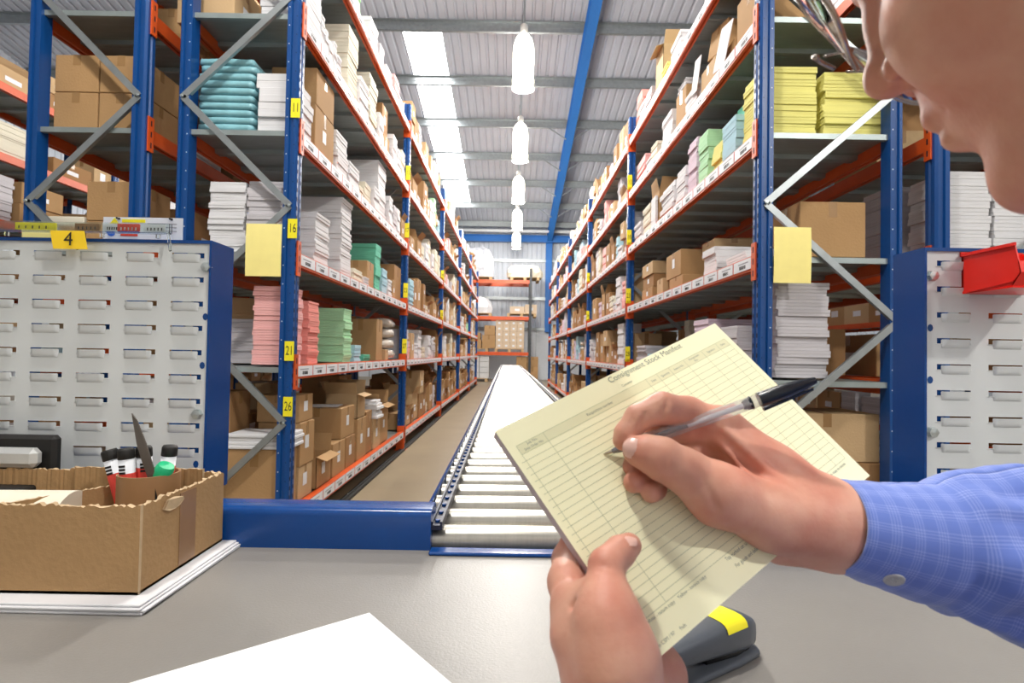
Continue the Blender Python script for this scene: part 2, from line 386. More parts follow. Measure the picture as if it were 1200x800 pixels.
def make_rack(label, xa, s, depth, zs, y0, nb, detail=True, nodes=None, lowest=True, top_extra=0.25, group=None):
    """xa: x of aisle face, s=+1 if the aisle lies towards +x"""
    R = empty('storage_rack', (xa - s * depth / 2, y0, 0)); tag(R, label, 'rack', group); Ri = Matrix.Translation(-Vector(R.location))
    def put(name, me, loc, parent=None, lab=None, kind=None, mirror=False):
        o = link(name, me, parent or R); o.location = Vector(loc) - Vector(R.location) if parent is None else loc
        if lab: o['label'] = lab
        if kind: o['kind'] = kind
        return o
    H = zs[-1] + BH + top_extra; ups = {}
    for j in range(nb + 1):
        y = y0 + j * BAY
        hol = detail and j < 2
        for side in (0, 1):
            x = xa if side == 0 else xa - s * depth; sg = s if side == 0 else -s
            me = shared(('up', sg, round(H, 3), hol), lambda: upright_mb(sg, H, hol).mesh('upright', [M_BLUE, M_DARK, M_HOLE]))
            u = put('upright', me, (x, y, 0)); ups[(j, side)] = u
            fm = shared('foot', lambda: MB().box(-0.06, 0.06, -0.02, 0.11, 0, 0.008).box(-0.045, 0.045, -0.006, 0.0, 0.008, 0.10).mesh('foot_plate', M_ORANGE))
            f = link('foot_plate', fm, u); f.location = (-sg * PW / 2, 0, 0); f['label'] = 'orange foot plate'
        xi, xo = xa - s * 0.03, xa - s * (depth - 0.03)
        nd = nodes or [0.69, 1.85, 3.01]; yb = y + 0.022
        seq = []; z = 0.11; k = 0
        zz = sorted(nd + [v - 0.58 for v in nd] + [nd[-1] + 0.58])
        pts = [(xi if any(abs(v - q) < 0.01 for q in nd) else xo, v) for v in zz]
        for a, b in zip(pts, pts[1:]):
            if b[1] > H: continue
            o = brace_mb((a[0] - xa, a[1]), (b[0] - xa, b[1]), 0).build('brace', M_GALV, R); o.location = Vector((xa, yb - 0.025 if j == 0 else yb, 0)) - Vector(R.location)
        if j == 0:
            for a in pts:
                if a[1] < H: bolt_mb((0, 0, 0)).build('bolt', M_ZINC, R).location = Vector((a[0], y - 0.012, a[1])) - Vector(R.location)
    L = BAY - PD
    bm_ = shared(('beam', s), lambda: beam_mb(L).mesh('beam', M_ORANGE) if s > 0 else None)
    for li, z in enumerate(zs):
        for j in range(nb):
            y = y0 + j * BAY + PD
            for side in (0, 1):
                sg = s if side == 0 else -s; x = xa if side == 0 else xa - s * depth
                me = shared(('beam', sg), lambda: beam_mb(L).mesh('beam', M_ORANGE) if sg > 0 else mir(beam_mb(L)).mesh('beam', M_ORANGE))
                b = put('beam', me, (x, y, z))
                if side == 0 or j == 0:
                    cm = shared(('conn', sg), lambda: (connector_mb() if sg > 0 else mir(connector_mb())).mesh('connector', [M_ORANGE, M_DARK]))
                    for yy in (-0.052, L):
                        c = link('connector', cm, b); c.location = (sg * 0.005, yy, 0)
                    em = shared(('endplate', sg), lambda: MB().box(min(-sg * (PW + 0.003), sg * 0.004), max(-sg * (PW + 0.003), sg * 0.004), -0.004, -0.0005, -0.055, 0.135).mesh('end_plate', M_ORANGE))
                    c = link('end_plate', em, b); c.location = (0, L, 0)
                if side == 0:
                    if j == 0 and detail:
                        for k in range(13):
                            cm = shared(('card', sg, k % 4), lambda: (card_mb(k) if sg > 0 else mir(card_mb(k))).mesh('label_card', [M_CARD, M_RED, M_GREYINK, M_INK]))
                            c = link('label_card', cm, b); c.location = (0, 0.01 + k * 0.2345, 0)
                    elif detail:
                        def mk():
                            m = MB()
                            for k in range(13):
                                m.box(0.001, 0.003, 0.016 + k * .2345, 0.232 + k * .2345, 0.012, 0.070); m.box(0.001, 0.0034, 0.234 + k * .2345, 0.239 + k * .2345, 0.008, 0.072, 1)
                                m.box(0.003, 0.0035, 0.05 + k * .2345, 0.17 + k * .2345, 0.022, 0.040, 2)
                            return (m if sg > 0 else mir(m)).mesh('label_cards', [M_CARD, M_RED, M_GREYINK])
                        c = link('label_cards', shared(('cards', sg), mk), b); c['kind'] = 'stuff'
            npan = 10; pitch = BAY / npan; w = depth - 0.02
            xl = xa - 0.01 if s > 0 else xa + depth - 0.01
            if j == 0 and detail:
                pm = shared(('pan', round(w, 3)), lambda: panel_mb(w, pitch).mesh('deck_panel', M_DECK))
                for k in range(npan):
                    put('deck_panel', pm, (xl, y0 + j * BAY + k * pitch + 0.018, z + BH - 0.012))
            else:
                def mkd():
                    m = MB()
                    for k in range(npan):
                        q = panel_mb(w, pitch); q.v = [(a, b + k * pitch, c) for a, b, c in q.v]; m.add(q.v, q.f)
                    return m.mesh('deck', M_DECK)
                o = put('deck', shared(('deck', round(w, 3)), mkd), (xl, y0 + j * BAY + 0.018, z + BH - 0.012)); o['kind'] = 'stuff'
    return R, ups
def mir(m):
    m.v = [(-x, y, z) for x, y, z in m.v]; m.f = [f[::-1] for f in m.f]; return m
XL, XR = -1.173, 1.22; YL, YR = 2.957, 2.745
DL, DR = 0.65, 0.72
rackL, upL = make_rack('long blue and orange shelving rack along the left side of the conveyor aisle', XL, 1, DL, LZ, YL, 5)
rackR, upR = make_rack('long blue and orange shelving rack along the right side of the conveyor aisle', XR, -1, DR, RZ, YR, 5)
rackLB, upLB = make_rack('blue shelving rack back to back behind the left aisle rack', -2.64, -1, 0.64, LZ, YL, 4, detail=False, nodes=[1.85, 3.01], top_extra=0.25)
rackRB, upRB = make_rack('blue shelving rack back to back behind the right aisle rack', 2.80, 1, 0.70, RZ, YR, 4, detail=False, nodes=[1.85, 3.01])
rackLC, _ = make_rack('distant shelving rack one aisle farther left', -4.9, 1, 0.64, LZ, 3.6, 4, detail=False)
rackRC, _ = make_rack('distant shelving rack one aisle farther right', 5.0, -1, 0.64, RZ, 3.6, 4, detail=False)
for u in [upL[(0, 0)], upR[(0, 0)]]: pass
# number signs folded round the corner of the aisle uprights
def num_sign(up, s, z, num, w=0.050, h=0.104, name='number_sign'):
    m = MB(); m.box(-w / 2, w / 2, -0.004, -0.002, -h / 2, h / 2)
    m.text(num, 0.070, Matrix.Translation((0.001, -0.0045, 0)) @ Matrix.Rotation(math.radians(90), 4, 'X'), 1, xs=0.58)
    o = m.build(name, [M_YEL, M_INK], up); o.location = (s, 0, z); o['label'] = 'yellow number sign reading %s' % num; return o
def zat(py, px, Z): return CAMZ + ((414 + (px - 600) * 0.0175) - py) / FPX * Z
for num, py in (('11', 124), ('16', 267), ('21', 411), ('26', 476)):
    num_sign(upL[(0, 0)], -0.012, zat(py, 333, YL), num)
for j, li in ((1, 2), (1, 3), (1, 4), (1, 1), (2, 3), (2, 2)):
    num_sign(upL[(j, 0)], -0.01, LZ[li] + 0.17 + 0.05 * (j == 1), str(11 + 5 * (5 - li) - 5 + j), h=0.16)
    num_sign(upR[(j, 0)], 0.01, RZ[li] + 0.19, str(12 + 5 * (5 - li) - 5 + j), h=0.16)
# black guide rail on the floor along the left rack
M_BLACK = mat('black_rubber', (0.012, 0.011, 0.010), rough=0.6, noise=0)
o = MB().box(XL + 0.0, XL + 0.025, YL, 19.0, 0, 0.02).box(XL - 0.04, XL - 0.015, YL, 19.0, 0, 0.015).build('trim_40', M_BLACK); tag(o, kind='structure')
# ------------------------------------------------------------------ packing bench and roller conveyor
TZ = 0.75
M_LAM = mat('bench_laminate', (0.235, 0.222, 0.205), rough=0.42, noise=0.05, nscale=7, bump=0.05, bscale=300)
bench = empty('packing_bench', (0, 0.95, 0)); tag(bench, 'grey laminate packing bench across the foreground with blue rear edge', 'bench')
def bput(mb, name, m, lab=None, kind=None, parent=bench, **k):
    mb.v = [(x, y - 0.95, z) for x, y, z in mb.v]; o = mb.build(name, m, parent, **k)
    if lab: o['label'] = lab
    return o
bput(MB().cbox(-1.35, 1.35, 0.30, 0.934, TZ - 0.03, TZ, 0.002), 'worktop', M_LAM)
for a, b in ((-1.35, -0.20), (0.38, 1.35)): bput(MB().box(a, b, 0.9345, 1.005, TZ - 0.03, TZ), 'worktop_wing', M_LAM)
for x in (-1.3, 1.24):
    for y in (0.34, 0.93): bput(MB().box(x, x + 0.06, y, y + 0.06, 0, TZ - 0.031), 'leg', M_BLUE)
bput(MB().box(-1.3, 1.3, 0.88, 0.92, TZ - 0.10, TZ - 0.031), 'apron_rail', M_BLUE)
def rounded_bar(x0, x1, y0, y1, z0, z1, r=0.012, n=5):
    pts = []
    for cy, cz, a0 in ((y1 - r, z0 + 0.001, -90), (y1 - r, z1 - r, 0), (y0 + r, z1 - r, 90), (y0 + 0.001, z0 + 0.001, 180)):
        if cz < z1 - r: pts.append((x0, y1 if cy > (y0 + y1) / 2 else y0, z0)); continue
        for i in range(n + 1):
            a = math.radians(a0 + 90 * i / n); pts.append((x0, cy + r * math.cos(a), cz + r * math.sin(a)))
    return MB().prism(pts[::-1], (x1 - x0, 0, 0))
bput(rounded_bar(-1.30, -0.130, 0.930, 0.995, TZ, TZ + 0.066), 'rear_bar', M_BLUE2, 'glossy blue rear bar', flat_angle=35)
bput(rounded_bar(0.375, 1.30, 0.930, 0.995, TZ, TZ + 0.066), 'rear_bar', M_BLUE2, 'glossy blue rear bar', flat_angle=35)
bput(MB().cbox(-0.1295, 0.3745, 0.905, 0.932, TZ, TZ + 0.006, 0.002), 'edge_strip', M_BLUE2, 'blue metal edge strip')
# conveyor, its axis turned a little to the left
M_ROLL = mat('roller_steel', (0.46, 0.44, 0.39), rough=0.30, metal=0.85, noise=0.08, nscale=30, stretch=(8, 1, 1))
CY0, CY1 = 0.94, 14.4
conv = empty('roller_conveyor', (0, CY0, 0), math.radians(0.53)); tag(conv, 'long steel roller conveyor running down the aisle from the bench', 'conveyor')
cl, cr = -0.156, 0.350; L = CY1 - CY0
for nm, x in (('side_rail', cl), ('side_rail', cr)):
    s = -1 if x < 0 else 1; m = MB()
    m.prism([(x, 0, 0.66), (x + s * -0.022, 0, 0.66), (x - s * 0.022, 0, 0.664), (x - s * 0.004, 0, 0.668), (x - s * 0.004, 0, 0.782), (x - s * 0.0, 0, 0.786)] if s < 0 else
            [(x, 0, 0.66), (x, 0, 0.786), (x - 0.004, 0, 0.782), (x - 0.004, 0, 0.668), (x - 0.022, 0, 0.664), (x - 0.022, 0, 0.66)], (0, L, 0))
    m.build(nm, M_BLUE2, conv)
rm = MB()
rm.tube([(cl + 0.006, 0, 0), (cr - 0.006, 0, 0)], 0.0255, 16, 0)
rmesh = rm.mesh('roller', M_ROLL, True); rmesh.set_sharp_from_angle(angle=0.8)
for i in range(134):
    o = link('roller', rmesh, conv); o.location = (0, 0.035 + i * 0.1, 0.7535)
for x in (-0.122, 0.304):
    m = MB(); m.box(x - 0.006, x + 0.006, -0.0, L, 0.781, 0.789); m.box(x - 0.010, x - 0.006, 0, L, 0.781, 0.795); m.box(x + 0.006, x + 0.010, 0, L, 0.781, 0.795)
    m.build('guide_rail', mat('guide_dark', (0.012, 0.016, 0.04), rough=0.4, noise=0), conv)['label'] = 'dark guide rail'
    if x < 0:
        for i in range(60):
            pass
m = MB()
for i in range(int(L / 0.05)): m.lathe([(0.0045, 0), (0.0045, 0.004), (0, 0.004)], 6, M=Matrix.Translation((-0.122, 0.02 + i * 0.05, 0.789)))
o = m.build('guide_rivets', M_BLUE2, conv); o['kind'] = 'stuff'
for i in range(8):
    y = 0.15 + i * 1.86; m = MB()
    for x in (cl + 0.01, cr - 0.05): m.box(x, x + 0.04, y, y + 0.04, 0, 0.66)
    m.box(cl + 0.05, cr - 0.05, y + 0.01, y + 0.03, 0.25, 0.29); m.build('leg_stand', M_BLUE, conv)
MB().box(cl, cr, -0.004, 0.0, 0.66, 0.745).build('end_plate', M_BLUE2, conv)

# ------------------------------------------------------------------ louvre panels
M_LOUV = mat('louvre_white', (0.68, 0.71, 0.71), rough=0.36, noise=0.02, nscale=6)
def louvre_panel(label, x0, x1, z0, z1, Y, cols, rows, flip, edge):
    R = empty('louvre_panel', ((x0 + x1) / 2, Y, z0)); tag(R, label, 'panel'); ox, oz = (x0 + x1) / 2, z0
    hw, sh = 0.029, 0.0125       # slot half width, slot height
    f = -1 if flip else 1
    xs = [x0]; 
    for c in sorted(cols): xs += [c - hw, c - hw + 0.007, c + hw - 0.007, c + hw]
    xs.append(x1)
    zs = [z0]
    for r in sorted(rows): zs += [r - 0.0045, r + 0.0018, r + 0.0048]
    zs.append(z1)
    m = MB(); idx = {}
    def vid(i, j, k):
        if (i, j, k) not in idx: idx[(i, j, k)] = len(m.v); m.v.append((xs[i] - ox, (0.0, 0.0012)[k], zs[j] - oz))
        return idx[(i, j, k)]
    for i in range(len(xs) - 1):
        for j in range(len(zs) - 1):
            ci, cj = (i - 1) % 4, (j - 1) % 3
            incol = 0 < i < len(xs) - 1 and ci < 3; inrow = 0 < j < len(zs) - 1
            if incol and inrow:
                if cj == 1 and i > 0: continue                        # long slot
                if cj == 0 and ((not flip and ci == 2) or (flip and ci == 0)): continue   # foot of the L
            m.f.append((vid(i, j, 0), vid(i + 1, j, 0), vid(i + 1, j + 1, 0), vid(i, j + 1, 0))); m.m.append(0)
    m.build('perforated_sheet', M_LOUV, R)
    def lip():
        q = MB(); w = hw; secs = [(-0.0125, 0.0), (-0.0105, -0.0022), (-0.006, -0.0036), (0.000, -0.0044), (0.0026, -0.0047)]
        xx = [(-w + 0.002, 0.0), (-w + 0.004, 0.75), (-w + 0.009, 1.0), (w - 0.015, 1.0), (w - 0.010, 0.75), (w - 0.008, 0.0)]
        vs = [(f * x, d * k - 0.0003, z) for z, d in secs for x, k in xx]; n = len(xx); fs = []
        for a in range(len(secs) - 1):
            for b in range(n - 1):
                q4 = (a * n + b, a * n + b + 1, (a + 1) * n + b + 1, (a + 1) * n + b); fs.append(q4 if f > 0 else q4[::-1])
        q.add(vs, fs)
        q.box(min(f * -w, f * (w + 0.002)), max(f * -w, f * (w + 0.002)), -0.0016, -0.0004, -0.0056, -0.0047)
        return q.mesh('louvre', M_LOUV, True)
    lm = lip()
    for c in cols:
        for r in rows:
            o = link('louvre', lm, R); o.location = (c - ox, 0, r - oz)
    # folded blue frame
    m = MB(); t = 0.004
    m.box(x0 - ox - t, x1 - ox + t, -0.004, 0.075, z1 - oz, z1 - oz + 0.006); m.box(x0 - ox - t, x1 - ox + t, 0, 0.075, -0.006, 0)
    m.box(x0 - ox - t, x0 - ox, -0.004, 0.075, 0, z1 - oz); m.box(x1 - ox, x1 - ox + t, -0.004, 0.075, 0, z1 - oz)
    m.box(x0 - ox, x0 - ox + 0.016, 0.068, 0.075, 0, z1 - oz); m.box(x1 - ox - 0.016, x1 - ox, 0.068, 0.075, 0, z1 - oz)
    ex = edge - ox
    m.box(ex - 0.030, ex + 0.0, 0.003, 0.068, 0, z1 - oz) if not flip else m.box(ex, ex + 0.030, 0.003, 0.068, 0, z1 - oz)
    m.build('blue_frame', M_BLUE2, R)
    return R, ox, oz
PLY, PRY = 1.0, 0.95
zr = [1.2465 - 0.0438 * i for i in range(10)]
LP, lox, loz = louvre_panel('white louvred tool panel in blue frame at left, under the 4 card', -1.10, -0.548, 0.825, 1.268, PLY,
                            [-0.588 - 0.0835 * i for i in range(6)], zr, False, -0.548)
zr2 = [1.2475 - 0.0444 * i for i in range(10)]
RP, rox, roz = louvre_panel('white louvred tool panel in blue frame at right, holding a red bin', 0.708, 1.12, 0.825, 1.268, PRY,
                            [0.757 + 0.0885 * i for i in range(4)], zr2, True, 0.708)
for R, ox, oz, Y, pts, ov in ((LP, lox, loz, PLY, [(240, 313), (234, 485)], [(240, 371), (238, 428), (234, 543)]),
                              (RP, rox, roz, PRY, [(1092, 323), (1092, 506)], [(1090, 384), (1090, 445)])):
    for px, py in pts:
        x = (px - 600) / FPX * Y - ox; z = zat(py, px, Y) - oz
        bolt_mb((x, 0, z), 0.0085).build('bolt', M_ZINC, R)
    for px, py in ov:
        x = (px - 600) / FPX * Y - ox; z = zat(py, px, Y) - oz; m = MB()
        m.add([(x + 0.005 * math.cos(a * .785), -0.0006, z + 0.0065 * math.sin(a * .785)) for a in range(8)], [tuple(range(8))]); m.build('oval_hole', M_BLUE, R)['label'] = 'dark oval hole'

# red bin hung on the right panel
M_REDP = mat('red_plastic', (0.85, 0.022, 0.012), rough=0.3, noise=0.02)
rb = empty('parts_bin', (0.82, 0.95, 1.195)); tag(rb, 'bright red plastic parts bin hung on the right louvred panel', 'bin')
m = MB(); h = 0.069; t = 0.002
side = [(0, 0, 0), (0, -0.098, 0.004), (0, -0.112, 0.022), (0, -0.100, h), (0, 0, h)]
for x in (-0.05, 0.05 - t): m.prism([(x, y, z) for _, y, z in side][::-1], (t, 0, 0))
m.box(-0.05, 0.05, -0.098, -0.001, 0, t); m.box(-0.05, 0.05, -0.004, -0.001, 0, h)
m.prism([(-0.05, -0.098, 0.003), (-0.05, -0.112, 0.022), (-0.05, -0.108, 0.040), (-0.05, -0.106, 0.040), (-0.05, -0.110, 0.022), (-0.05, -0.096, 0.005)][::-1], (0.10, 0, 0))
m.build('bin_shell', M_REDP, rb)
MB().box(-0.053, -0.05, -0.104, 0, h - 0.005, h).box(0.05, 0.053, -0.104, 0, h - 0.005, h).box(-0.053, 0.053, -0.003, 0, h, h + 0.003).build('rim', M_REDP, rb)
MB().prism([(-0.0515, -0.004, 0.0), (-0.0515, -0.1, 0.009), (-0.0515, -0.1, 0.012), (-0.0515, -0.004, 0.004)][::-1], (0.0015, 0, 0)).build('side_rib', M_REDP, rb)

# ------------------------------------------------------------------ things on top of the left panel
M_CLEAR = mat('clear_acrylic', (0.9, 0.95, 0.93), rough=0.05, noise=0, trans=1.0, ior=1.4)
RX90 = Matrix.Rotation(math.radians(90), 4, 'X')
def W(px, Y): return (px - 600) / FPX * Y
Yt = 0.985
al = empty('label_rail', (W(100, Yt), Yt, 1.274)); tag(al, 'clear acrylic strip rail standing along the top of left panel', 'rail')
x0, x1 = -1.08, W(196, Yt); zt_, zb_ = zat(260, 100, Yt), zat(271, 100, Yt); o0 = Vector(al.location)
m = MB(); m.box(x0 - o0.x, x1 - o0.x, -0.004, -0.002, zb_ - o0.z, zt_ - o0.z); m.box(x0 - o0.x, x1 - o0.x, 0.002, 0.004, zb_ - o0.z, zt_ - o0.z); m.box(x0 - o0.x, x1 - o0.x, -0.002, 0.002, zb_ - o0.z - 0.002, zb_ - o0.z)
m.build('clear_channel', M_CLEAR, al)
m = MB()
for xx in (x1 - o0.x - 0.004, x0 - o0.x + 0.3): m.bar((xx, 0.0, zb_ - o0.z), (xx + 0.012, -0.012, -0.024), 0.004, 0.003, up=(0, 1, 0))
m.build('wire_leg', M_CLEAR, al)['kind'] = 'stuff'
for xx in (-0.15, 0.02, 0.12): MB().box(xx, xx + 0.006, -0.001, 0.003, 0.0, zb_ - o0.z - 0.002).build('support', M_CLEAR, al)
for a, b, mm, lab in ((14, 62, M_YEL, 'yellow printed strip'), (84, 113, M_BOX[1], 'brown strip'), (118, 134, M_CARD, 'white strip'), (134, 160, M_RED, 'red printed strip'), (165, 190, M_CARD, 'white strip')):
    m = MB().box(W(a, Yt) - o0.x, W(b, Yt) - o0.x, -0.0012, 0.0012, zb_ - o0.z + 0.002, zt_ - o0.z - 0.002)
    for k in range(5): m.box(W(a + 4 + k * (b - a) / 6, Yt) - o0.x, W(a + 5.2 + k * (b - a) / 6, Yt) - o0.x, -0.0016, -0.0012, zb_ - o0.z + 0.004, zb_ - o0.z + 0.009, 1)
    m.build('printed_strip', [mm, M_CARD if mm is M_RED else M_INK], al)['label'] = lab
# amber card with the 4
c4 = empty('number_card', (W(79, 0.975), 0.972, zat(281, 79, 0.975))); tag(c4, 'amber card printed with a 4 leaning against the left panel top', 'card')
m = MB(); a = 0.0165; b = 0.030; sk = 0.005
m.prism([(-b - sk, 0, a), (-b + sk, -0.004, -a), (b + sk, -0.004, -a), (b - sk, 0, a)], (0, 0.001, 0))
m.build('card', M_YEL4, c4)
MB().text('4', 0.034, Matrix.Translation((0.002, -0.0052, 0)) @ RX90, 0).build('printed_number', M_INK, c4)
# safety notice
Yn = 1.05
sn = empty('safety_notice', (W(163, Yn), Yn, 1.275)); tag(sn, 'white safety notice with warning triangle and blue circle, on left panel', 'notice')
hx = (W(210, Yn) - W(117, Yn)) / 2; hz = zat(254, 163, Yn) - 1.275
MB().box(-hx, hx, 0, 0.003, 0, hz).build('notice_board', M_CARD, sn)
m = MB(); k = hz / 0.046
m.add([(-hx + 0.013, -0.001, hz - 0.013), (-hx + 0.031, -0.001, hz - 0.013), (-hx + 0.022, -0.001, hz - 0.001)], [(0, 1, 2)], 0)
m.box(-hx + 0.036, -hx + 0.080, -0.001, 0, hz - 0.010, hz - 0.004, 0)
m.box(-hx + 0.024, -hx + 0.070, -0.001, 0, hz - 0.021, hz - 0.013, 1); m.box(-hx + 0.008, -hx + 0.019, -0.001, 0, hz - 0.021, hz - 0.014, 1)
m.lathe([(0.008, 0), (0.008, 0.001), (0, 0.001)], 12, 2, M=Matrix.Translation((-hx + 0.016, 0, hz - 0.029)) @ RX90)
m.box(-hx + 0.030, -hx + 0.070, -0.001, 0, hz - 0.030, hz - 0.026, 2); m.box(-hx + 0.034, -hx + 0.066, -0.001, 0, hz - 0.036, hz - 0.032, 1)
for q in range(3): m.box(0.010, 0.065, -0.001, 0, hz - 0.012 - q * 0.007, hz - 0.011 - q * 0.007, 3)
m.build('printed_symbols', [M_YEL, M_RED, mat('print_blue', (0.02, 0.12, 0.55), noise=0), M_GREYINK], sn)
for xx in (-hx + 0.03, hx - 0.02): bolt_mb((xx, 0, hz - 0.003), 0.002).build('pin', M_INK, sn)
yc = MB().box(-0.033, 0.033, 0, 0.001, 0, 0.030).build('yellow_card', M_YPAPER, loc=(W(42, 1.03), 1.03, 1.2745)); tag(yc, 'plain yellow card standing behind the acrylic strip, left of the 4', 'card')

# ------------------------------------------------------------------ open carton on its pile of sheets
SX, SY = -0.449, 0.688
for i in range(4):
    dx = (0, 0.003, -0.002, -0.004)[i]; dy = (0, 0.002, -0.002, 0.003)[i]
    m = MB().cbox(-0.62, 0, 0, 0.30, 0, 0.0028, 0.0008)
    o = m.build('paper_pad', M_WHITEP, loc=(SX + dx, SY + dy, TZ + i * 0.0029)); o.rotation_euler = (0, 0, math.radians(-0.6 + 0.5 * (i % 2)))
    tag(o, 'flat white sheet bundle under the open cardboard box, %s' % ('lowest of four', 'second from the bottom', 'second from the top', 'topmost of four')[i], 'paper', 'white sheets under the open box')
BZ = TZ + 0.0125
bx1, by0, by1, bh = -0.474, 0.718, 0.985 - 0.06, 0.112
cb = empty('open_carton', (-0.65, 0.82, BZ)); tag(cb, 'open tan cardboard box with torn rim on the bench at left', 'box')
M_CARTON = mat('carton_tan', (0.40, 0.245, 0.115), rough=0.75, noise=0.06, nscale=9, bump=0.12, bscale=120, spec=0.2)
M_CARTIN = mat('carton_torn', (0.55, 0.40, 0.24), rough=0.85, noise=0.12, nscale=60)
def torn_wall(p0, p1, h, t, seed, amp=0.0022):
    rr = random.Random(seed); p0, p1 = Vector(p0), Vector(p1); n = max(8, int((p1 - p0).length / 0.0035)); d = (p1 - p0); nn = Vector((d.y, -d.x, 0)).normalized() * t
    m = MB(); vs = []; e = 0
    for i in range(n + 1):
        e = e * 0.35 + rr.uniform(-amp, amp); q = p0 + d * i / n; w = nn * rr.uniform(0.8, 1.5)
        vs += [q, q + Vector((0, 0, h + e)), q + w + Vector((0, 0, h + e + rr.uniform(-amp, amp) * 0.5)), q + nn]
    fs = []; mi = []
    for i in range(n):
        for k in range(4):
            fs.append((i * 4 + k, i * 4 + (k + 1) % 4, i * 4 + 4 + (k + 1) % 4, i * 4 + 4 + k)); mi.append(1 if k == 1 else 0)
    o = len(m.v); m.v = [tuple(v) for v in vs]; m.f = fs + [(0, 3, 2, 1), (4 * n, 4 * n + 1, 4 * n + 2, 4 * n + 3)]; m.m = mi + [1, 1]
    return m
def loc_(x, y): return (x + 0.65, y - 0.82, 0)
bx0 = -1.0
torn_wall(loc_(bx0, by0), loc_(bx1, by0), bh, -0.005, 1).build('side_wall', [M_CARTON, M_CARTIN], cb)
torn_wall(loc_(bx1, by0 + 0.0051), loc_(bx1, by1), bh, -0.005, 2).build('side_wall', [M_CARTON, M_CARTIN], cb)
torn_wall(loc_(bx1 - 0.0052, by1), loc_(bx0, by1), bh + 0.002, -0.005, 3).build('side_wall', [M_CARTON, M_CARTIN], cb)
torn_wall(loc_(bx0, by1), loc_(bx0, by0), bh, -0.005, 4).build('side_wall', [M_CARTON, M_CARTIN], cb)
MB().box(-0.35, bx1 + 0.65, by0 - 0.82, by1 - 0.82, 0, 0.003).build('base', M_CARTON, cb)
torn_wall(loc_(-0.575, by1 - 0.006), loc_(-0.70, by0 + 0.006), 0.103, 0.004, 5, 0.001).build('divider', [M_CARTON, M_CARTIN], cb)
torn_wall(loc_(-0.50, by1 - 0.012), loc_(-0.71, by1 - 0.012), 0.120, -0.004, 6, 0.001).build('flap', [M_CARTON, M_CARTIN], cb)
MB().box(bx1 + 0.6503, bx1 + 0.6512, by0 - 0.82 + 0.085, by0 - 0.82 + 0.125, 0.004, bh - 0.004).build('packing_tape', mat('brown_tape', (0.30, 0.17, 0.085), rough=0.3, noise=0.06), cb)
m = MB(); rr = random.Random(3)
pts = [(bx1 + 0.651 + rr.uniform(0, 0.004), by0 - 0.82 + 0.065 + 0.028 * math.cos(a) * rr.uniform(0.6, 1), bh - 0.012 + 0.010 * math.sin(a) * rr.uniform(0.7, 1)) for a in [k * 0.7 for k in range(9)]]
m.add(pts, [tuple(range(9))]); m.add([(x + 0.003, y, z) for x, y, z in pts], [tuple(range(9))[::-1]]); m.build('torn_scrap', M_CARTIN, cb)
# cream paper roll
o = MB().tube([(-0.13, -0.012, 0), (0.13, 0.012, 0)], [0.053, 0.050], 36).build('paper_roll', mat('cream_roll', (0.80, 0.74, 0.60), rough=0.6, noise=0.03), smooth=True, loc=(-0.762, 0.80, BZ + 0.056)); o.data.set_sharp_from_angle(angle=0.8)
tag(o, 'thick cream paper roll lying in the open cardboard box', 'roll')
# cardboard core used as pen pot
px_, py_ = -0.553, 0.856
core = MB().lathe([(0.0385, 0), (0.042, 0.0), (0.042, 0.122), (0.0385, 0.122), (0.0385, 0.004), (0.0, 0.004)], 36).build('cardboard_tube', mat('core_card', (0.36, 0.20, 0.09), rough=0.5, noise=0.06), loc=(px_, py_, BZ + 0.0035), flat_angle=40)
tag(core, 'short brown cardboard tube holding knife and markers in the open box', 'tube')
def marker(i, x, y, tilt, az, lab, red=True):
    R = empty('marker_pen', (px_ + x * 0.8, py_ + y * 0.8, BZ + 0.045)); R.rotation_euler = (0, tilt, az); tag(R, lab, 'marker', 'markers in the cardboard tube')
    MB().lathe([(0.0, 0), (0.0095, 0.001), (0.0105, 0.004), (0.0105, 0.105)], 18).build('barrel', M_CARD, R, smooth=True)
    MB().lathe([(0.0108, 0.04), (0.0108, 0.084)] if red else [(0.0108, 0.058), (0.0108, 0.090)], 18).build('printed_band', mat('marker_red', (0.85, 0.08, 0.06), noise=0), R)
    m = MB(); m.lathe([(0.0109, 0.077), (0.0109, 0.093)], 5); 
    MB().lathe([(0.0105, 0.105), (0.0112, 0.106), (0.0112, 0.118), (0.0095, 0.121), (0, 0.121)], 18).build('cap', M_BLACK, R, smooth=True)
    b = MB()
    for k in range(3): b.box(-0.0045, 0.004, -0.0116, -0.0100, 0.084 + k * 0.005, 0.087 + k * 0.005)
    b.build('printed_mark', M_INK, R)['label'] = 'black printed square mark'
marker(0, -0.026, -0.012, -0.30, 0, 'white marker with black cap leaning farthest left in the tube')
marker(1, -0.014, -0.026, -0.10, 0, 'white marker with red band and black cap at the tube front')
marker(2, -0.002, -0.002, -0.05, 0.5, 'white marker standing upright against the knife, red print below its cap', False)
marker(3, 0.016, 0.012, 0.10, 0, 'white marker with black cap behind the knife', False)
kn = empty('kitchen_knife', (px_, py_, BZ)); tag(kn, 'grey pointed knife blade sticking up from the cardboard tube', 'knife')
def kp(px, py, d=0.83): return P(px, py, d) - Vector(kn.location)
A = [kp(154, 484), kp(160, 492), kp(171, 520), kp(185, 565), kp(176, 568), kp(166, 540), kp(160, 520)]
m = MB(); m.prism(A, (0.0, 0.0022, 0)); m.build('blade', mat('blade_steel', (0.20, 0.18, 0.16), rough=0.3, metal=0.7, noise=0.2), kn)
h0 = kp(180, 564); m = MB().bar(h0, h0 + Vector((0.014, 0, -0.085)), 0.014, 0.018, up=(0, 1, 0)); m.build('handle', M_BLACK, kn)
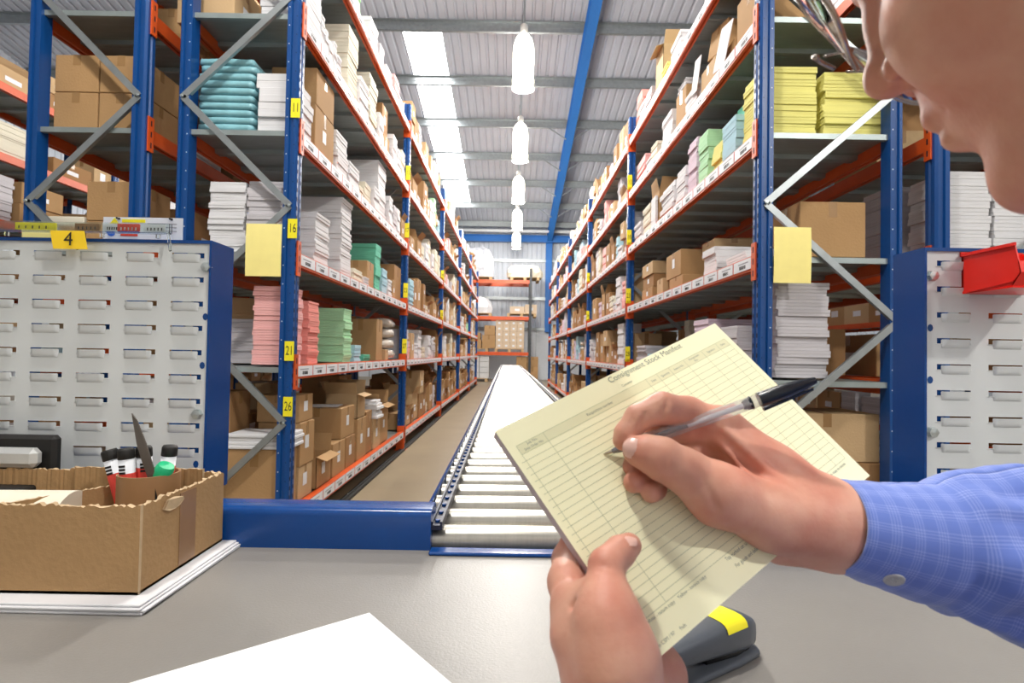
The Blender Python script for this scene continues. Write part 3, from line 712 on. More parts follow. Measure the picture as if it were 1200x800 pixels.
m = MB().lathe([(0.0125, 0), (0.0130, 0.002), (0.0130, 0.016), (0.011, 0.020), (0, 0.020)], 24).lathe([(0.010, 0), (0.011, -0.03), (0.011, -0.075), (0, -0.076)], 20, 1)
o = m.build('glue_bottle', [mat('green_cap', (0.02, 0.50, 0.22), rough=0.35, noise=0), M_CARD], loc=(px_ + 0.024, py_ - 0.010, BZ + 0.122), smooth=True); o.rotation_euler = (0.12, 0.5, 0); o.data.set_sharp_from_angle(angle=0.7)
tag(o, 'small bottle with bright green cap leaning in the cardboard tube', 'bottle')
# tape machine behind the carton
tm = empty('tape_dispenser', (-0.80, 0.955, TZ)); tag(tm, 'black tape dispenser with pale metal bar behind the open box', 'dispenser')
MB().cbox(-0.20, 0.035, -0.02, 0.0, 0.0, 0.178, 0.006).build('side_plate', M_BLACK, tm)
MB().cbox(-0.20, 0.02, -0.06, -0.021, 0.0, 0.10, 0.004).build('base', M_BLACK, tm)
MB().cbox(-0.20, 0.022, -0.045, -0.021, 0.128, 0.160, 0.008).build('metal_bar', mat('satin_alu', (0.62, 0.63, 0.62), rough=0.35, metal=0.4, noise=0.03), tm)
MB().tube([(-0.14, -0.05, 0.17), (-0.14, -0.022, 0.17)], 0.045, 24).build('tape_roll', M_TAPE, tm, smooth=False)

# loose sheet in front
c0 = Vector((-0.173, 0.703)); d1 = Vector((0.122, -0.149)).normalized(); d2 = Vector((-0.197, -0.156)).normalized()
for i in range(2):
    m = MB(); q = [c0, c0 + d1 * 0.297, c0 + d1 * 0.297 + d2 * 0.42, c0 + d2 * 0.42]
    if i: q = [v + Vector((-0.004, -0.001)) for v in q]
    m.prism([(v.x + 0.17, v.y - 0.5, 0) for v in q][::-1], (0, 0, 0.0009)); o = m.build('paper_sheet', mat('sheet_white', (0.86, 0.86, 0.87), rough=0.6, noise=0.01), loc=(-0.17, 0.5, TZ + 0.0002 + 0.001 * (1 - i)))
    tag(o, ('upper blank white sheet', 'lower blank white sheet')[i] + ' lying cornerwise on the bench in front', 'paper', 'blank sheets on the bench')

# hand stapler / scanner lying behind the pad
st = empty('stapler', (0.188, 0.58, TZ)); tag(st, 'dark grey stapler with yellow label lying on the bench beneath the pad', 'stapler')
ax = Vector((0.118, 0.078, 0)).normalized(); sd = Vector((ax.y, -ax.x, 0)); 
def sp(u, w, z): v = ax * u + sd * w; return (v.x, v.y, z * 0.86)
M_STG = mat('stapler_grey', (0.085, 0.095, 0.11), rough=0.35, noise=0.04)
def loft(m, secs, n=16, mi=0):                       # secs: (u, half width, z0, z1)
    vs = []; fs = []
    for u, w, z0, z1 in secs:
        for k in range(n):
            a = 2 * math.pi * k / n; ca, sa = math.cos(a), math.sin(a)
            e = 0.55; vs.append(sp(u, w * math.copysign(abs(ca) ** e, ca), (z0 + z1) / 2 + (z1 - z0) / 2 * math.copysign(abs(sa) ** e, sa)))
    for i in range(len(secs) - 1):
        for k in range(n):
            k2 = (k + 1) % n; fs.append((i * n + k, i * n + k2, (i + 1) * n + k2, (i + 1) * n + k))
    fs.append(tuple(range(n))[::-1]); fs.append(tuple((len(secs) - 1) * n + k for k in range(n)))
    return m.add(vs, fs, mi)
loft(MB(), [(-0.10, 0.012, 0.032, 0.046), (-0.06, 0.016, 0.026, 0.050), (0.0, 0.019, 0.022, 0.056), (0.04, 0.021, 0.018, 0.060), (0.075, 0.021, 0.014, 0.058), (0.092, 0.017, 0.014, 0.050), (0.100, 0.009, 0.020, 0.040)], 20).build('top_arm', M_STG, st, smooth=True)
loft(MB(), [(-0.11, 0.010, 0.0, 0.008), (-0.09, 0.019, 0.0, 0.010), (0.0, 0.020, 0.0, 0.010), (0.06, 0.022, 0, 0.012), (0.095, 0.020, 0, 0.013), (0.103, 0.012, 0, 0.010)], 16).build('base', M_STG, st, smooth=True)
loft(MB(), [(0.02, 0.010, 0.010, 0.026), (0.06, 0.016, 0.010, 0.022), (0.085, 0.014, 0.010, 0.020)], 12).build('hinge_block', M_BLACK, st, smooth=True)
m = MB(); q = []
for i in range(7):
    a = 0.25 + i * 1.9 / 6 * 1.0; ca, sa = math.cos(a), math.sin(a); 
    for u in (0.036, 0.070): q.append(sp(u, 0.0222 * math.copysign(abs(ca) ** .55, ca), 0.038 + 0.0222 * math.copysign(abs(sa) ** .55, sa)))
m.add(q, [(2 * i, 2 * i + 1, 2 * i + 3, 2 * i + 2) for i in range(6)]); m.build('yellow_label', M_YEL, st, smooth=True)
MB().box(-0.006, 0.002, -0.002, 0.002, 0.0608, 0.0614).build('printed_mark', M_INK, st).location = (0.045, 0.035, 0)

# ------------------------------------------------------------------ two yellow sheets fixed on the front uprights
def ysheet(pxl, pxr, pyt, pyb, Y, lab):
    x0, x1 = W(pxl, Y), W(pxr, Y); z1, z0 = zat(pyt, pxl, Y), zat(pyb, pxl, Y); w = x1 - x0; h = z1 - z0; m = MB(); n = 8
    vs = []
    for i in range(n + 1):
        z = h * i / n; b = -0.004 * math.sin(i / n * 3.1)
        vs += [(0, b, z), (w, b, z), (0, b + 0.001, z), (w, b + 0.001, z)]
    fs = []
    for i in range(n):
        a = i * 4; fs += [(a, a + 1, a + 5, a + 4), (a + 3, a + 2, a + 6, a + 7), (a + 2, a, a + 4, a + 6), (a + 1, a + 3, a + 7, a + 5)]
    fs += [(1, 0, 2, 3), (4 * n, 4 * n + 1, 4 * n + 3, 4 * n + 2)]
    o = m.add(vs, fs).build('paper_notice', M_YPAPER, loc=(x0, Y, z0), smooth=False); tag(o, lab, 'paper')
ysheet(285, 327, 261, 323, YL - 0.018, 'blank yellow sheet taped to the left front rack post')
ysheet(906, 950, 265, 331, YR - 0.018, 'blank yellow sheet taped to the right front rack post')
# ------------------------------------------------------------------ stock on the racks
LEV = ['bottom shelf', 'second shelf up', 'third shelf up', 'fourth shelf up', 'fifth shelf up', 'top shelf']
BAYN = ['nearest bay', 'second bay', 'third bay', 'fourth bay', 'farthest bay']
COUNT = {}
RK = dict(L=('left aisle rack', XL, 1, DL, LZ, YL), R=('right aisle rack', XR, -1, DR, RZ, YR),
          LB=('rear left rack', -2.0, 1, 0.64, LZ, YL), RB=('rear right rack', 2.10, -1, 0.70, RZ, YR),
          LC=('outer left rack', -4.9, 1, 0.64, LZ, 3.6), RC=('outer right rack', 5.0, -1, 0.64, RZ, 3.6))
def deck_z(rk, lev): return RK[rk][4][lev] + BH + 0.0005
def lab(desc, rk, lev, bay, per=''):
    k = (desc, rk, lev, bay); n = COUNT.get(k, 0); COUNT[k] = n + 1
    return '%s %s on the %s, %s of %s' % (ORD[n] if n < len(ORD) else 'last', desc, LEV[lev], BAYN[bay], RK[rk][0])
def grp(desc, rk, lev): return '%ss on the %s of the %s' % (desc, LEV[lev], RK[rk][0])
def xr(rk, off, w):
    """world x range of an item set back off from the aisle face, w wide"""
    xa, s = RK[rk][1], RK[rk][2]; a, b = xa - s * off, xa - s * (off + w); return min(a, b), max(a, b)
MESHES = {}; SER = [0]; SIDS = {}; JOIN = []
def unpack(s):
    out = set()
    for t in s.split():
        a, _, b = t.partition('-'); out.update(range(int(a), int(b or a) + 1))
    return out
HIDDEN = unpack('6-8 10-11 17-21 23 31-36 49-54 58 61 65-78 80-81 94-101 110-115 117 122-126 141 143 145-146 159-161 163-164 168 176-181 183 191-192 200 215 230 232-233 240 243 245-251 254 258 261-267 273 278 280 288-289 297 299-300 310 317 328 335 342-343 351-352 361-362 369-370 380 387 392-393 401 413 415 417-419 432 434-436 446-451 475 490 492 496 500-504 506 517 519-523 529 535-542 550 553 562 575-576 601 609 619 629 640 647 655-656 663-664 676 679 681 683-685 687-692 694-698 701-703 706-709 712-717 720-735 737-750 752-753 755-827 829-830 834 836-841 844-846 850-853 856-859 861 864 866-868 871-894 898 902-934 936 938 940-972 975-976 982-983 988-990 995-996 1001-1002 1007 1018-1020 1026-1033 1037 1039-1045 1052-1086 1091-1094 1099-1101 1105 1107-1109 1111-1115 1117-1120 1126 1135-1138 1144-1155 1157-1162 1165 1169-1174 1176 1178-1197'); JOINED = unpack('22 55 142 162 216 223 226 234-235 260 284-286 294 296 301 304 307-308 319 323-324 332-334 336 339-340 347 349 353-357 360 363 365 367-368 373-374 376 379 382 385 391 394-399 414 460 485 488 505 508 527 551-552 565-566 571 577 588 598 603 614-616 623 625-627 631 634 636-639 644 646 648 650-651 657 659-660 668 671 718 751 835 869-870 896-897 900 935 937 939 973-974 977-979 985 987 997 1003 1005-1006 1008 1014-1017 1022-1025 1036 1038 1046-1047 1049-1051 1087 1089-1090 1095-1096 1098 1102-1104 1106 1110 1121-1122 1128 1134 1142 1164 1175 1177')      # stock the photograph cannot show; smallest far boxes joined below
def bundle_mesh(kind, w, d, h, v):
    k = ('bd', kind, round(w, 3), round(d, 3), round(h, 4), v)
    if k not in MESHES:
        rr = random.Random(v * 7 + 1); m = MB(); n = 2
        for i in range(n):
            a = rr.uniform(0, 0.004); b = rr.uniform(0, 0.004); g = h / n
            m.cbox(a, w - b, rr.uniform(0, 0.004), d - rr.uniform(0, 0.004), i * g, (i + 1) * g - 0.0006, 0.0012)
        MESHES[k] = m.mesh('bundle', PAPERS[kind])
    return MESHES[k]
def bundles(rk, lev, bay, off, w, y0, y1, ztop, h, kind, where, jit=0.006, z0=None, lean=0.0):
    """a near stack: every bundle is a thing"""
    x0, x1 = xr(rk, off, w); z = deck_z(rk, lev) if z0 is None else z0; n = max(1, round((ztop - z) / h)); h = (ztop - z) / n
    rr = random.Random(int(x0 * 1000 + y0 * 77 + lev)); d = y1 - y0
    for i in range(n):
        me = bundle_mesh(kind, w, d, h, rr.randrange(3)); ax, ay = rr.uniform(-jit, jit), rr.uniform(-jit, jit)
        o = link('paper_bundle', me, loc=(x0 + ax + lean * i * h, y0 + ay, z + i * h)); o.rotation_euler = (0, 0, rr.uniform(-0.02, 0.02))
        who = 'topmost' if i == n - 1 and n > 1 else ORD[i]
        who = who if who == 'topmost' else who + ' from bottom'; tag(o, '%s %s bundle, stack %s' % (kind, who, where), 'paper', 'paper bundles in the stack ' + where)
def carton(rk, lev, bay, off, w, y0, y1, z0, z1, v=0, desc='tan cardboard box', open_=False, sticker=True, rot=0.0, custom=None, dark=None):
    x0, x1 = xr(rk, off, w); s = RK[rk][2]; cx, cy = (x0 + x1) / 2, (y0 + y1) / 2; hw, hd, h = (x1 - x0) / 2 - 0.002, (y1 - y0) / 2 - 0.002, z1 - z0 - 0.0015
    R = empty('cardboard_box', (cx, cy, z0), rot); tag(R, custom or lab(desc, rk, lev, bay), 'box', grp('box', rk, lev).replace('boxs', 'boxes'))
    bm_ = M_BOX[v % 3]; m = MB()
    if not open_:
        m.cbox(-hw, hw, -hd, hd, 0, h, 0.003)
    else:
        t = 0.004
        for a in (-hw, hw - t): m.box(a, a + t, -hd, hd, 0, h)
        for a in (-hd, hd - t): m.box(-hw, hw, a, a + t, 0, h)
        m.box(-hw, hw, -hd, hd, 0, t)
    m.build('body', bm_, R)
    if open_:
        for dx, dy, ang in ((s, 0, 1.9), (-s, 0, 0.5), (0, 1, 0.25), (0, -1, 0.5)):
            f = MB(); L_ = hd if dx else hw; q = min(hw, hd) * (0.9 if ang < 1 else 0.55)
            f.box(-L_ + 0.004, L_ - 0.004, -0.0015, 0.0015, 0, q)
            o = f.build('flap', bm_, R); o.location = (dx * (hw - 0.003), dy * (hd - 0.003), h)
            az = math.atan2(dx, -dy) if dx else (0 if dy > 0 else math.pi)
            o.rotation_euler = (ang, 0, {(1, 0): -math.pi / 2, (-1, 0): math.pi / 2, (0, 1): 0.0, (0, -1): math.pi}[(int(dx), int(dy))]); o.rotation_euler.x = -ang
    else:
        MB().box(-0.022, 0.022, -hd - 0.0006, -hd, h * 0.72, h + 0.0004).box(-0.022, 0.022, -hd, hd, h, h + 0.0006).build('packing_tape', M_TAPE, R)
        sx_ = s * hw
        MB().box(min(sx_, sx_ + s * 0.0007), max(sx_, sx_ + s * 0.0007), -0.018, 0.018, h * 0.7, h + 0.0004).build('side_tape', M_TAPE, R)
    if sticker:
        a, b = s * hw + s * 0.0008, s * hw + s * 0.0016; q = min(0.034, hd * 0.5)
        MB().box(min(a, b), max(a, b), -q * 0.9 - 0.01, q * 0.9 - 0.01, h * 0.38, h * 0.38 + 0.075 * min(1, h / 0.2)).build('shipping_label', M_CARD, R)['label'] = 'white shipping label'
    return R
# ---- generic items for the bays farther away: a few meshes per kind, shared by copies
def stack_mesh(kind, v):
    rr = random.Random(v * 31 + len(kind)); m = MB(); z = 0
    while z < 0.40:
        t = rr.choice((0.022, 0.035, 0.05)); a, b, c, d = [rr.uniform(0, 0.014) for _ in range(4)]
        m.box(a, 0.215 - b, c, 0.30 - d, z, z + t - 0.0015); z += t
    return m.mesh('paper_stack', PAPERS[kind]), z
def far_box_mesh(v, opened):
    m = MB(); 
    if opened:
        for a in (0, 0.294): m.box(a, a + 0.006, 0, 0.3, 0, 0.3)
        for a in (0, 0.294): m.box(0, 0.3, a, a + 0.006, 0, 0.3)
        m.box(0, 0.3, 0, 0.3, 0, 0.004)
        m.add([(0, 0, 0.3), (0.3, 0, 0.3), (0.28, -0.04, 0.40), (0.02, -0.05, 0.41)], [(0, 1, 2, 3)]); m.add([(0, 0.3, 0.3), (0, 0, 0.3), (-0.03, 0.01, 0.41), (-0.02, 0.28, 0.41)], [(0, 1, 2, 3)])
        m.add([(0.3, 0, 0.3), (0.3, 0.3, 0.3), (0.35, 0.28, 0.38), (0.34, 0.02, 0.38)], [(0, 1, 2, 3)])
    else:
        m.cbox(0, 0.3, 0, 0.3, 0, 0.3, 0.003); m.box(0.13, 0.17, -0.001, 0, 0.2, 0.3, 1); m.box(-0.001, 0.301, 0.13, 0.16, 0.22, 0.3005, 1)
    for x in (-0.0015, 0.3005): m.box(x, x + 0.001, 0.10, 0.19, 0.10, 0.17, 2)
    return m.mesh('cardboard_box', [M_BOX[v], M_TAPE, M_CARD])
def blob_mesh(v, n=12):
    rr = random.Random(v); m = MB(); secs = []
    for lay in range(4):
        z = lay * 0.095; vs = []
        for (r, zz) in ((0.3, 0.0), (0.95, 0.02), (1.0, 0.05), (0.85, 0.085), (0.3, 0.095)):
            for k in range(n):
                a = 2 * math.pi * k / n; e = 0.6; q = r * rr.uniform(0.90, 1.04)
                vs.append((0.12 + 0.12 * q * math.copysign(abs(math.cos(a)) ** e, math.cos(a)), 0.14 + 0.14 * q * math.copysign(abs(math.sin(a)) ** e, math.sin(a)), z + zz))
        fs = [(i * n + k, i * n + (k + 1) % n, (i + 1) * n + (k + 1) % n, (i + 1) * n + k) for i in range(4) for k in range(n)] + [tuple(range(n))[::-1], tuple(4 * n + k for k in range(n))]
        m.add(vs, fs)
    return m
PAL = dict(
    L=[('white', 9), ('grey', 4), ('cream', 3), ('pink', 1), ('green', 1), ('blue', 1)],
    R=[('white', 8), ('grey', 3), ('cream', 3), ('pink', 1), ('lilac', 1), ('blue', 1)])
KN = dict(white='white paper stack', grey='grey paper stack', cream='cream paper stack', pink='pink paper stack', green='green paper stack',
          blue='pale blue paper stack', lilac='lilac paper stack', mint='mint green paper stack', yellow='yellow paper stack', salmon='salmon paper stack')
def put_far(rk, lev, bay, what, off, w, y0, d, h, z0=None):
    x0, x1 = xr(rk, off, w); z = deck_z(rk, lev) if z0 is None else z0; SER[0] += 1
    if SER[0] in HIDDEN: random.randrange(3); random.uniform(0, 1); return None
    if what == 'box' or what == 'openbox':
        v = random.randrange(3); me = shared(('fb', v, what), lambda: far_box_mesh(v, what == 'openbox'))
        nm, cat, sc = 'cardboard_box', 'box', (w / 0.3, d / 0.3, h / 0.3)
        desc = 'open cardboard box' if what == 'openbox' else ('brown', 'dark brown', 'pale brown')[v] + ' cardboard box'
    elif what == 'bag':
        v = random.randrange(3); me = shared(('bag', v), lambda: blob_mesh(v).mesh('wrapped_bundle', M_WRAP, True)); nm, cat, sc = 'wrapped_bundle', 'bundle', (w / 0.24, d / 0.28, h / 0.38); desc = 'plastic wrapped bundle'
    else:
        v = random.randrange(3); me, hh = shared(('fs', what, v), lambda: stack_mesh(what, v)); nm, cat, sc = 'paper_stack', 'stack', (w / 0.215, d / 0.30, h / hh); desc = KN[what]
    o = link(nm, me, loc=(x0, y0, z)); o.scale = sc; o.rotation_euler = (0, 0, random.uniform(-0.03, 0.03)); SIDS[o.name] = SER[0]
    if SER[0] in JOINED: JOIN.append(o); return o
    tag(o, lab(desc, rk, lev, bay), cat, grp(desc, rk, lev).replace('boxs', 'boxes')); return o
def fill(rk, lev, bay, ya, yb, boxp=0.4, hmax=0.5, deep=0.0, wide=(0.14, 0.30)):
    y = ya; side = 'L' if rk.startswith('L') else 'R'; zs = RK[rk][4]
    room = (zs[lev + 1] - zs[lev] - BH - 0.05) if lev < 5 else 0.55
    while y < yb - 0.12:
        d = random.uniform(*wide); d = min(d, yb - y - 0.01)
        if random.random() < 0.07: y += d * 0.6; continue
        if random.random() < boxp:
            what = 'openbox' if random.random() < 0.25 else 'box'
            h = min(room * (0.68 if what == 'openbox' else 0.95), random.uniform(0.16, 0.42)); w = random.uniform(0.28, 0.42)
            put_far(rk, lev, bay, what, 0.03 + deep + random.uniform(0, 0.05), w, y, d, h)
            if what == 'box' and h < room * 0.5 and random.random() < 0.6:
                put_far(rk, lev, bay, 'box', 0.04 + deep, w * 0.95, y + 0.004, d * 0.95, min(h, room - h) * 0.95, deck_z(rk, lev) + h)
        elif random.random() < 0.05:
            put_far(rk, lev, bay, 'bag', 0.05 + deep, 0.26, y, d, min(room * 0.9, 0.34))
        else:
            ks = PAL[side]; what = random.choices([k for k, _ in ks], [q for _, q in ks])[0]
            put_far(rk, lev, bay, what, 0.03 + deep + random.uniform(0, 0.05), random.uniform(0.2, 0.3), y, d * 0.92, min(room * 0.95, random.uniform(0.12, hmax)))
        y += d + random.uniform(0.004, 0.03)
def near(rk, lev, what, ya, yb, h, off=0.04, w=0.25, **k): return put_far(rk, lev, 0, what, off, w, ya, yb - ya, h, **k)

random.seed(11)
# ======== left rack, nearest bay
# second shelf up (the 21 shelf): pink, salmon, green
bundles('L', 1, 0, 0.045, 0.20, 3.025, 3.22, 1.425, 0.0265, 'pink', 'right behind the 21 sign')
bundles('L', 1, 0, 0.045, 0.20, 3.32, 3.50, 1.375, 0.0265, 'salmon', 'next to the tall pink one')
bundles('L', 1, 0, 0.055, 0.20, 4.05, 4.25, 1.39, 0.030, 'green', 'on the 21 shelf beside the big carton')
bundles('L', 1, 0, 0.20, 0.20, 3.56, 3.76, 1.19, 0.03, 'blue', 'in front of the green one')
near('L', 1, 'grey', 3.25, 3.45, 0.26, off=0.33, w=0.2)
near('L', 1, 'blue', 4.32, 4.5, 0.13, off=0.05, w=0.16); near('L', 1, 'mint', 4.6, 4.8, 0.055, off=0.05, w=0.2)
carton('L', 1, 0, 0.06, 0.30, 5.05, 5.28, deck_z('L', 1), 1.375, 0, sticker=False, custom='large plain tan carton at the far end of the 21 shelf')
carton('L', 1, 0, 0.04, 0.14, 5.34, 5.46, deck_z('L', 1), 1.10, 2, sticker=False, custom='small narrow tan carton beside plastic wrapped bundles, 21 shelf')
near('L', 1, 'bag', 5.5, 5.85, 0.42, off=0.04, w=0.26)
fill('L', 1, 0, 3.5, 5.9, boxp=0.8, deep=0.36, wide=(0.25, 0.45))
# third shelf up (below the 16 sign)
bundles('L', 2, 0, 0.10, 0.19, 3.02, 3.24, 2.00, 0.035, 'grey', 'just left of the 16 post')
bundles('L', 2, 0, 0.30, 0.20, 3.02, 3.26, 1.995, 0.030, 'white', 'seen through the left end frame')
bundles('L', 2, 0, 0.045, 0.24, 3.39, 3.64, 1.93, 0.036, 'white', 'shorter white one right of the 16 sign')
bundles('L', 2, 0, 0.045, 0.30, 3.90, 4.14, 2.165, 0.036, 'white', 'tallest white one on the 16 shelf')
near('L', 2, 'cream', 4.2, 4.45, 0.10, off=0.03, w=0.24); near('L', 2, 'white', 4.46, 4.6, 0.07, off=0.02, w=0.2)
carton('L', 2, 0, 0.04, 0.20, 4.60, 4.82, deck_z('L', 2), 1.835, 0, sticker=False, custom='small tan carton in front of the mint green stack')
bundles('L', 2, 0, 0.045, 0.24, 4.88, 5.07, 2.03, 0.035, 'mint', 'green one above the small carton, 16 shelf')
near('L', 2, 'blue', 5.12, 5.32, 0.24, off=0.03, w=0.2); near('L', 2, 'white', 5.36, 5.52, 0.17, off=0.03, w=0.2)
near('L', 2, 'box', 5.54, 5.66, 0.19, off=0.03, w=0.2)
carton('L', 2, 0, 0.05, 0.32, 5.70, 6.04, deck_z('L', 2), 1.98, 1, sticker=False, custom='large brown carton against the second post, 16 shelf')
fill('L', 2, 0, 3.4, 5.6, boxp=0.6, deep=0.38, wide=(0.25, 0.4))
# fourth shelf up (the 11 sign)
def packs(rk, lev, off, w, y0, y1, z1, n, where):
    x0, x1 = xr(rk, off, w); z0 = deck_z(rk, lev); h = (z1 - z0) / n; rr = random.Random(5)
    for i in range(n):
        m = MB(); nn = 24; vs = []; ox = rr.uniform(-0.012, 0.012)
        for r, zz in ((0.8, 0.0), (0.99, h * 0.12), (1.0, h * 0.5), (0.985, h * 0.85), (0.85, h * 0.99)):
            for k in range(nn):
                a = 2 * math.pi * k / nn; e = 0.16; q = r * rr.uniform(0.985, 1.015)
                vs.append((w / 2 + ox + w / 2 * q * math.copysign(abs(math.cos(a)) ** e, math.cos(a)), (y1 - y0) / 2 * (1 + q * math.copysign(abs(math.sin(a)) ** e, math.sin(a))), zz + rr.uniform(-.002, .002)))
        fs = [(i2 * nn + k, i2 * nn + (k + 1) % nn, (i2 + 1) * nn + (k + 1) % nn, (i2 + 1) * nn + k) for i2 in range(4) for k in range(nn)] + [tuple(range(nn))[::-1], tuple(4 * nn + k for k in range(nn))]
        o = m.add(vs, fs).build('wrapped_pack', M_TEAL, loc=(x0, y0, z0 + i * h), smooth=True)
        tag(o, '%s teal plastic wrapped pack %s in the pile through the left end frame' % (('topmost', '') if i == n - 1 else (ORD[i], 'from bottom')), 'pack', 'teal wrapped packs ' + where)
packs('L', 3, 0.275, 0.31, 3.02, 3.30, 2.68, 10, 'on the fourth shelf of the left rack')
bundles('L', 3, 0, 0.05, 0.20, 3.02, 3.30, 2.60, 0.075, 'white', 'sagging thick one behind the 11 sign', jit=0.012)
carton('L', 3, 0, 0.04, 0.28, 3.33, 3.68, deck_z('L', 3), 2.575, 0, custom='lower tan carton behind the 11 sign post')
carton('L', 3, 0, 0.04, 0.28, 3.34, 3.67, 2.577, 2.80, 0, custom='upper tan carton with raised flap behind the 11 sign post', sticker=False)
carton('L', 3, 0, 0.30, 0.20, 3.42, 3.75, deck_z('L', 3), 2.72, 1, sticker=False, custom='dark brown carton between teal packs and white stack')
MB().box(0, 0.26, 0, 0.003, 0, 0.13).build('loose_sheet', M_BOX[1], loc=(XL - 0.32, 3.685, 2.70)); o = bpy.data.objects['loose_sheet']; tag(o, 'loose brown cardboard flap standing beside the upper carton by sign 11', 'cardboard')
bundles('L', 3, 0, 0.04, 0.22, 3.74, 3.98, 2.58, 0.045, 'white', 'white one beyond the tan cartons, 11 shelf', jit=0.01)
near('L', 3, 'white', 4.02, 4.28, 0.19, off=0.03, w=0.22); near('L', 3, 'cream', 4.30, 4.42, 0.10, off=0.03, w=0.2)
bundles('L', 3, 0, 0.045, 0.22, 4.48, 4.68, 2.46, 0.035, 'cream', 'low cream one in front of the wide white one')
bundles('L', 3, 0, 0.05, 0.30, 4.95, 5.25, 2.80, 0.040, 'white', 'wide white one mid way along the 11 shelf')
for a, b, h, k in ((4.72, 4.9, 0.22, 'white'), (5.3, 5.46, 0.30, 'white'), (5.48, 5.66, 0.26, 'grey'), (5.68, 5.82, 0.28, 'white')): near('L', 3, k, a, b, h, off=0.02, w=0.24)
near('L', 3, 'openbox', 5.84, 6.04, 0.22, off=0.02, w=0.2)
fill('L', 3, 0, 4.1, 6.0, boxp=0.3, deep=0.36, wide=(0.25, 0.4))
# fifth shelf up
bundles('L', 4, 0, 0.03, 0.26, 3.10, 3.36, 3.35, 0.055, 'white', 'at the near end of the fifth shelf')
for a, b, h in ((3.38, 3.44, 0.24), (3.46, 3.52, 0.20), (3.54, 3.6, 0.17), (3.62, 3.68, 0.21), (3.70, 3.78, 0.16)): near('L', 4, 'white', a, b, h, off=0.03, w=0.2)
bundles('L', 4, 0, 0.045, 0.26, 3.96, 4.20, 3.44, 0.055, 'cream', 'tall cream one high on the fifth shelf')
near('L', 4, 'white', 4.22, 4.45, 0.28, off=0.02, w=0.22)
bundles('L', 4, 0, 0.045, 0.22, 4.56, 4.80, 3.40, 0.055, 'cream', 'second cream one on the fifth shelf', jit=0.012)
near('L', 4, 'white', 4.84, 5.0, 0.27, off=0.02, w=0.22)
carton('L', 4, 0, 0.05, 0.30, 5.1, 5.35, deck_z('L', 4), 3.12, 0, custom='lower tan carton near the second post, fifth shelf of left rack')
carton('L', 4, 0, 0.07, 0.28, 5.12, 5.34, 3.122, 3.40, 1, custom='upper brown carton near the second post, fifth shelf of left rack')
for a, b, h, k in ((5.4, 5.6, 0.30, 'white'), (5.62, 5.8, 0.24, 'white'), (5.82, 6.0, 0.3, 'cream')): near('L', 4, k, a, b, h, off=0.02, w=0.22)
fill('L', 4, 0, 3.1, 5.9, boxp=0.6, deep=0.36, wide=(0.25, 0.45)); 
fill('L', 5, 0, 3.4, 6.0, boxp=0.15, hmax=0.32); fill('L', 5, 0, 3.0, 6.0, boxp=0.3, deep=0.38, wide=(0.25, 0.4))
# bottom shelf, cartons
fz = deck_z('L', 0)
carton('L', 0, 0, 0.05, 0.31, 3.00, 3.20, fz, 0.54, 0, custom='large tan carton under white pads behind the 26 sign post')
for i in range(4):
    x0, x1 = xr('L', 0.02 + 0.006 * (i % 2), 0.33); o = MB().cbox(0, x1 - x0, 0, 0.23, 0, 0.020, 0.004).build('envelope_pack', [M_WHITEP, M_PINKP][0], loc=(x0, 2.99 + 0.004 * (i % 3), 0.54 + i * 0.0205)); tag(o, '%s white flat pack in the pile on the carton behind sign 26' % ('lowest', 'second lowest', 'third lowest', 'topmost')[i], 'pack', 'flat white packs on the bottom carton')
carton('L', 0, 0, 0.045, 0.25, 3.22, 3.44, fz, 0.40, 2, custom='lowest carton of the three stacked beyond the 26 sign')
carton('L', 0, 0, 0.04, 0.25, 3.22, 3.45, 0.402, 0.655, 0, custom='middle carton of the three stacked beyond the 26 sign')
carton('L', 0, 0, 0.05, 0.25, 3.22, 3.44, 0.657, 0.815, 0, custom='topmost carton of the three stacked beyond the 26 sign')
carton('L', 0, 0, 0.37, 0.22, 3.05, 3.30, fz, 0.60, 0, sticker=False, custom='lower carton seen left of the white flat packs')
carton('L', 0, 0, 0.37, 0.22, 3.06, 3.30, 0.602, 0.84, 1, sticker=False, custom='upper carton seen left of the white flat packs')
carton('L', 0, 0, 0.20, 0.16, 3.26, 3.50, 0.56, 0.83, 0, sticker=False, custom='carton wedged behind the brace above the flat packs') if False else None
carton('L', 0, 0, 0.04, 0.26, 3.50, 3.78, fz, 0.405, 0, open_=True, custom='open carton with raised flaps, fourth carton along the bottom shelf')
carton('L', 0, 0, 0.04, 0.26, 3.82, 4.10, fz, 0.435, 0, custom='carton under the wide closed box on the bottom shelf')
carton('L', 0, 0, 0.04, 0.26, 4.12, 4.36, fz, 0.435, 1, custom='second carton under the wide closed box on the bottom shelf')
carton('L', 0, 0, 0.05, 0.36, 4.02, 4.36, 0.437, 0.66, 0, custom='wide closed carton with white sheets on its lid, bottom shelf')
x0, x1 = xr('L', 0.10, 0.25); o = MB().prism([(0, 0, 0), (0.24, 0.03, 0), (0.23, 0.2, 0), (0.0, 0.18, 0)], (0, 0, 0.004)).build('loose_sheet', M_WHITEP, loc=(x0, 4.08, 0.662)); tag(o, 'white sheets lying on the wide closed carton, bottom shelf', 'paper')
yy = 4.42
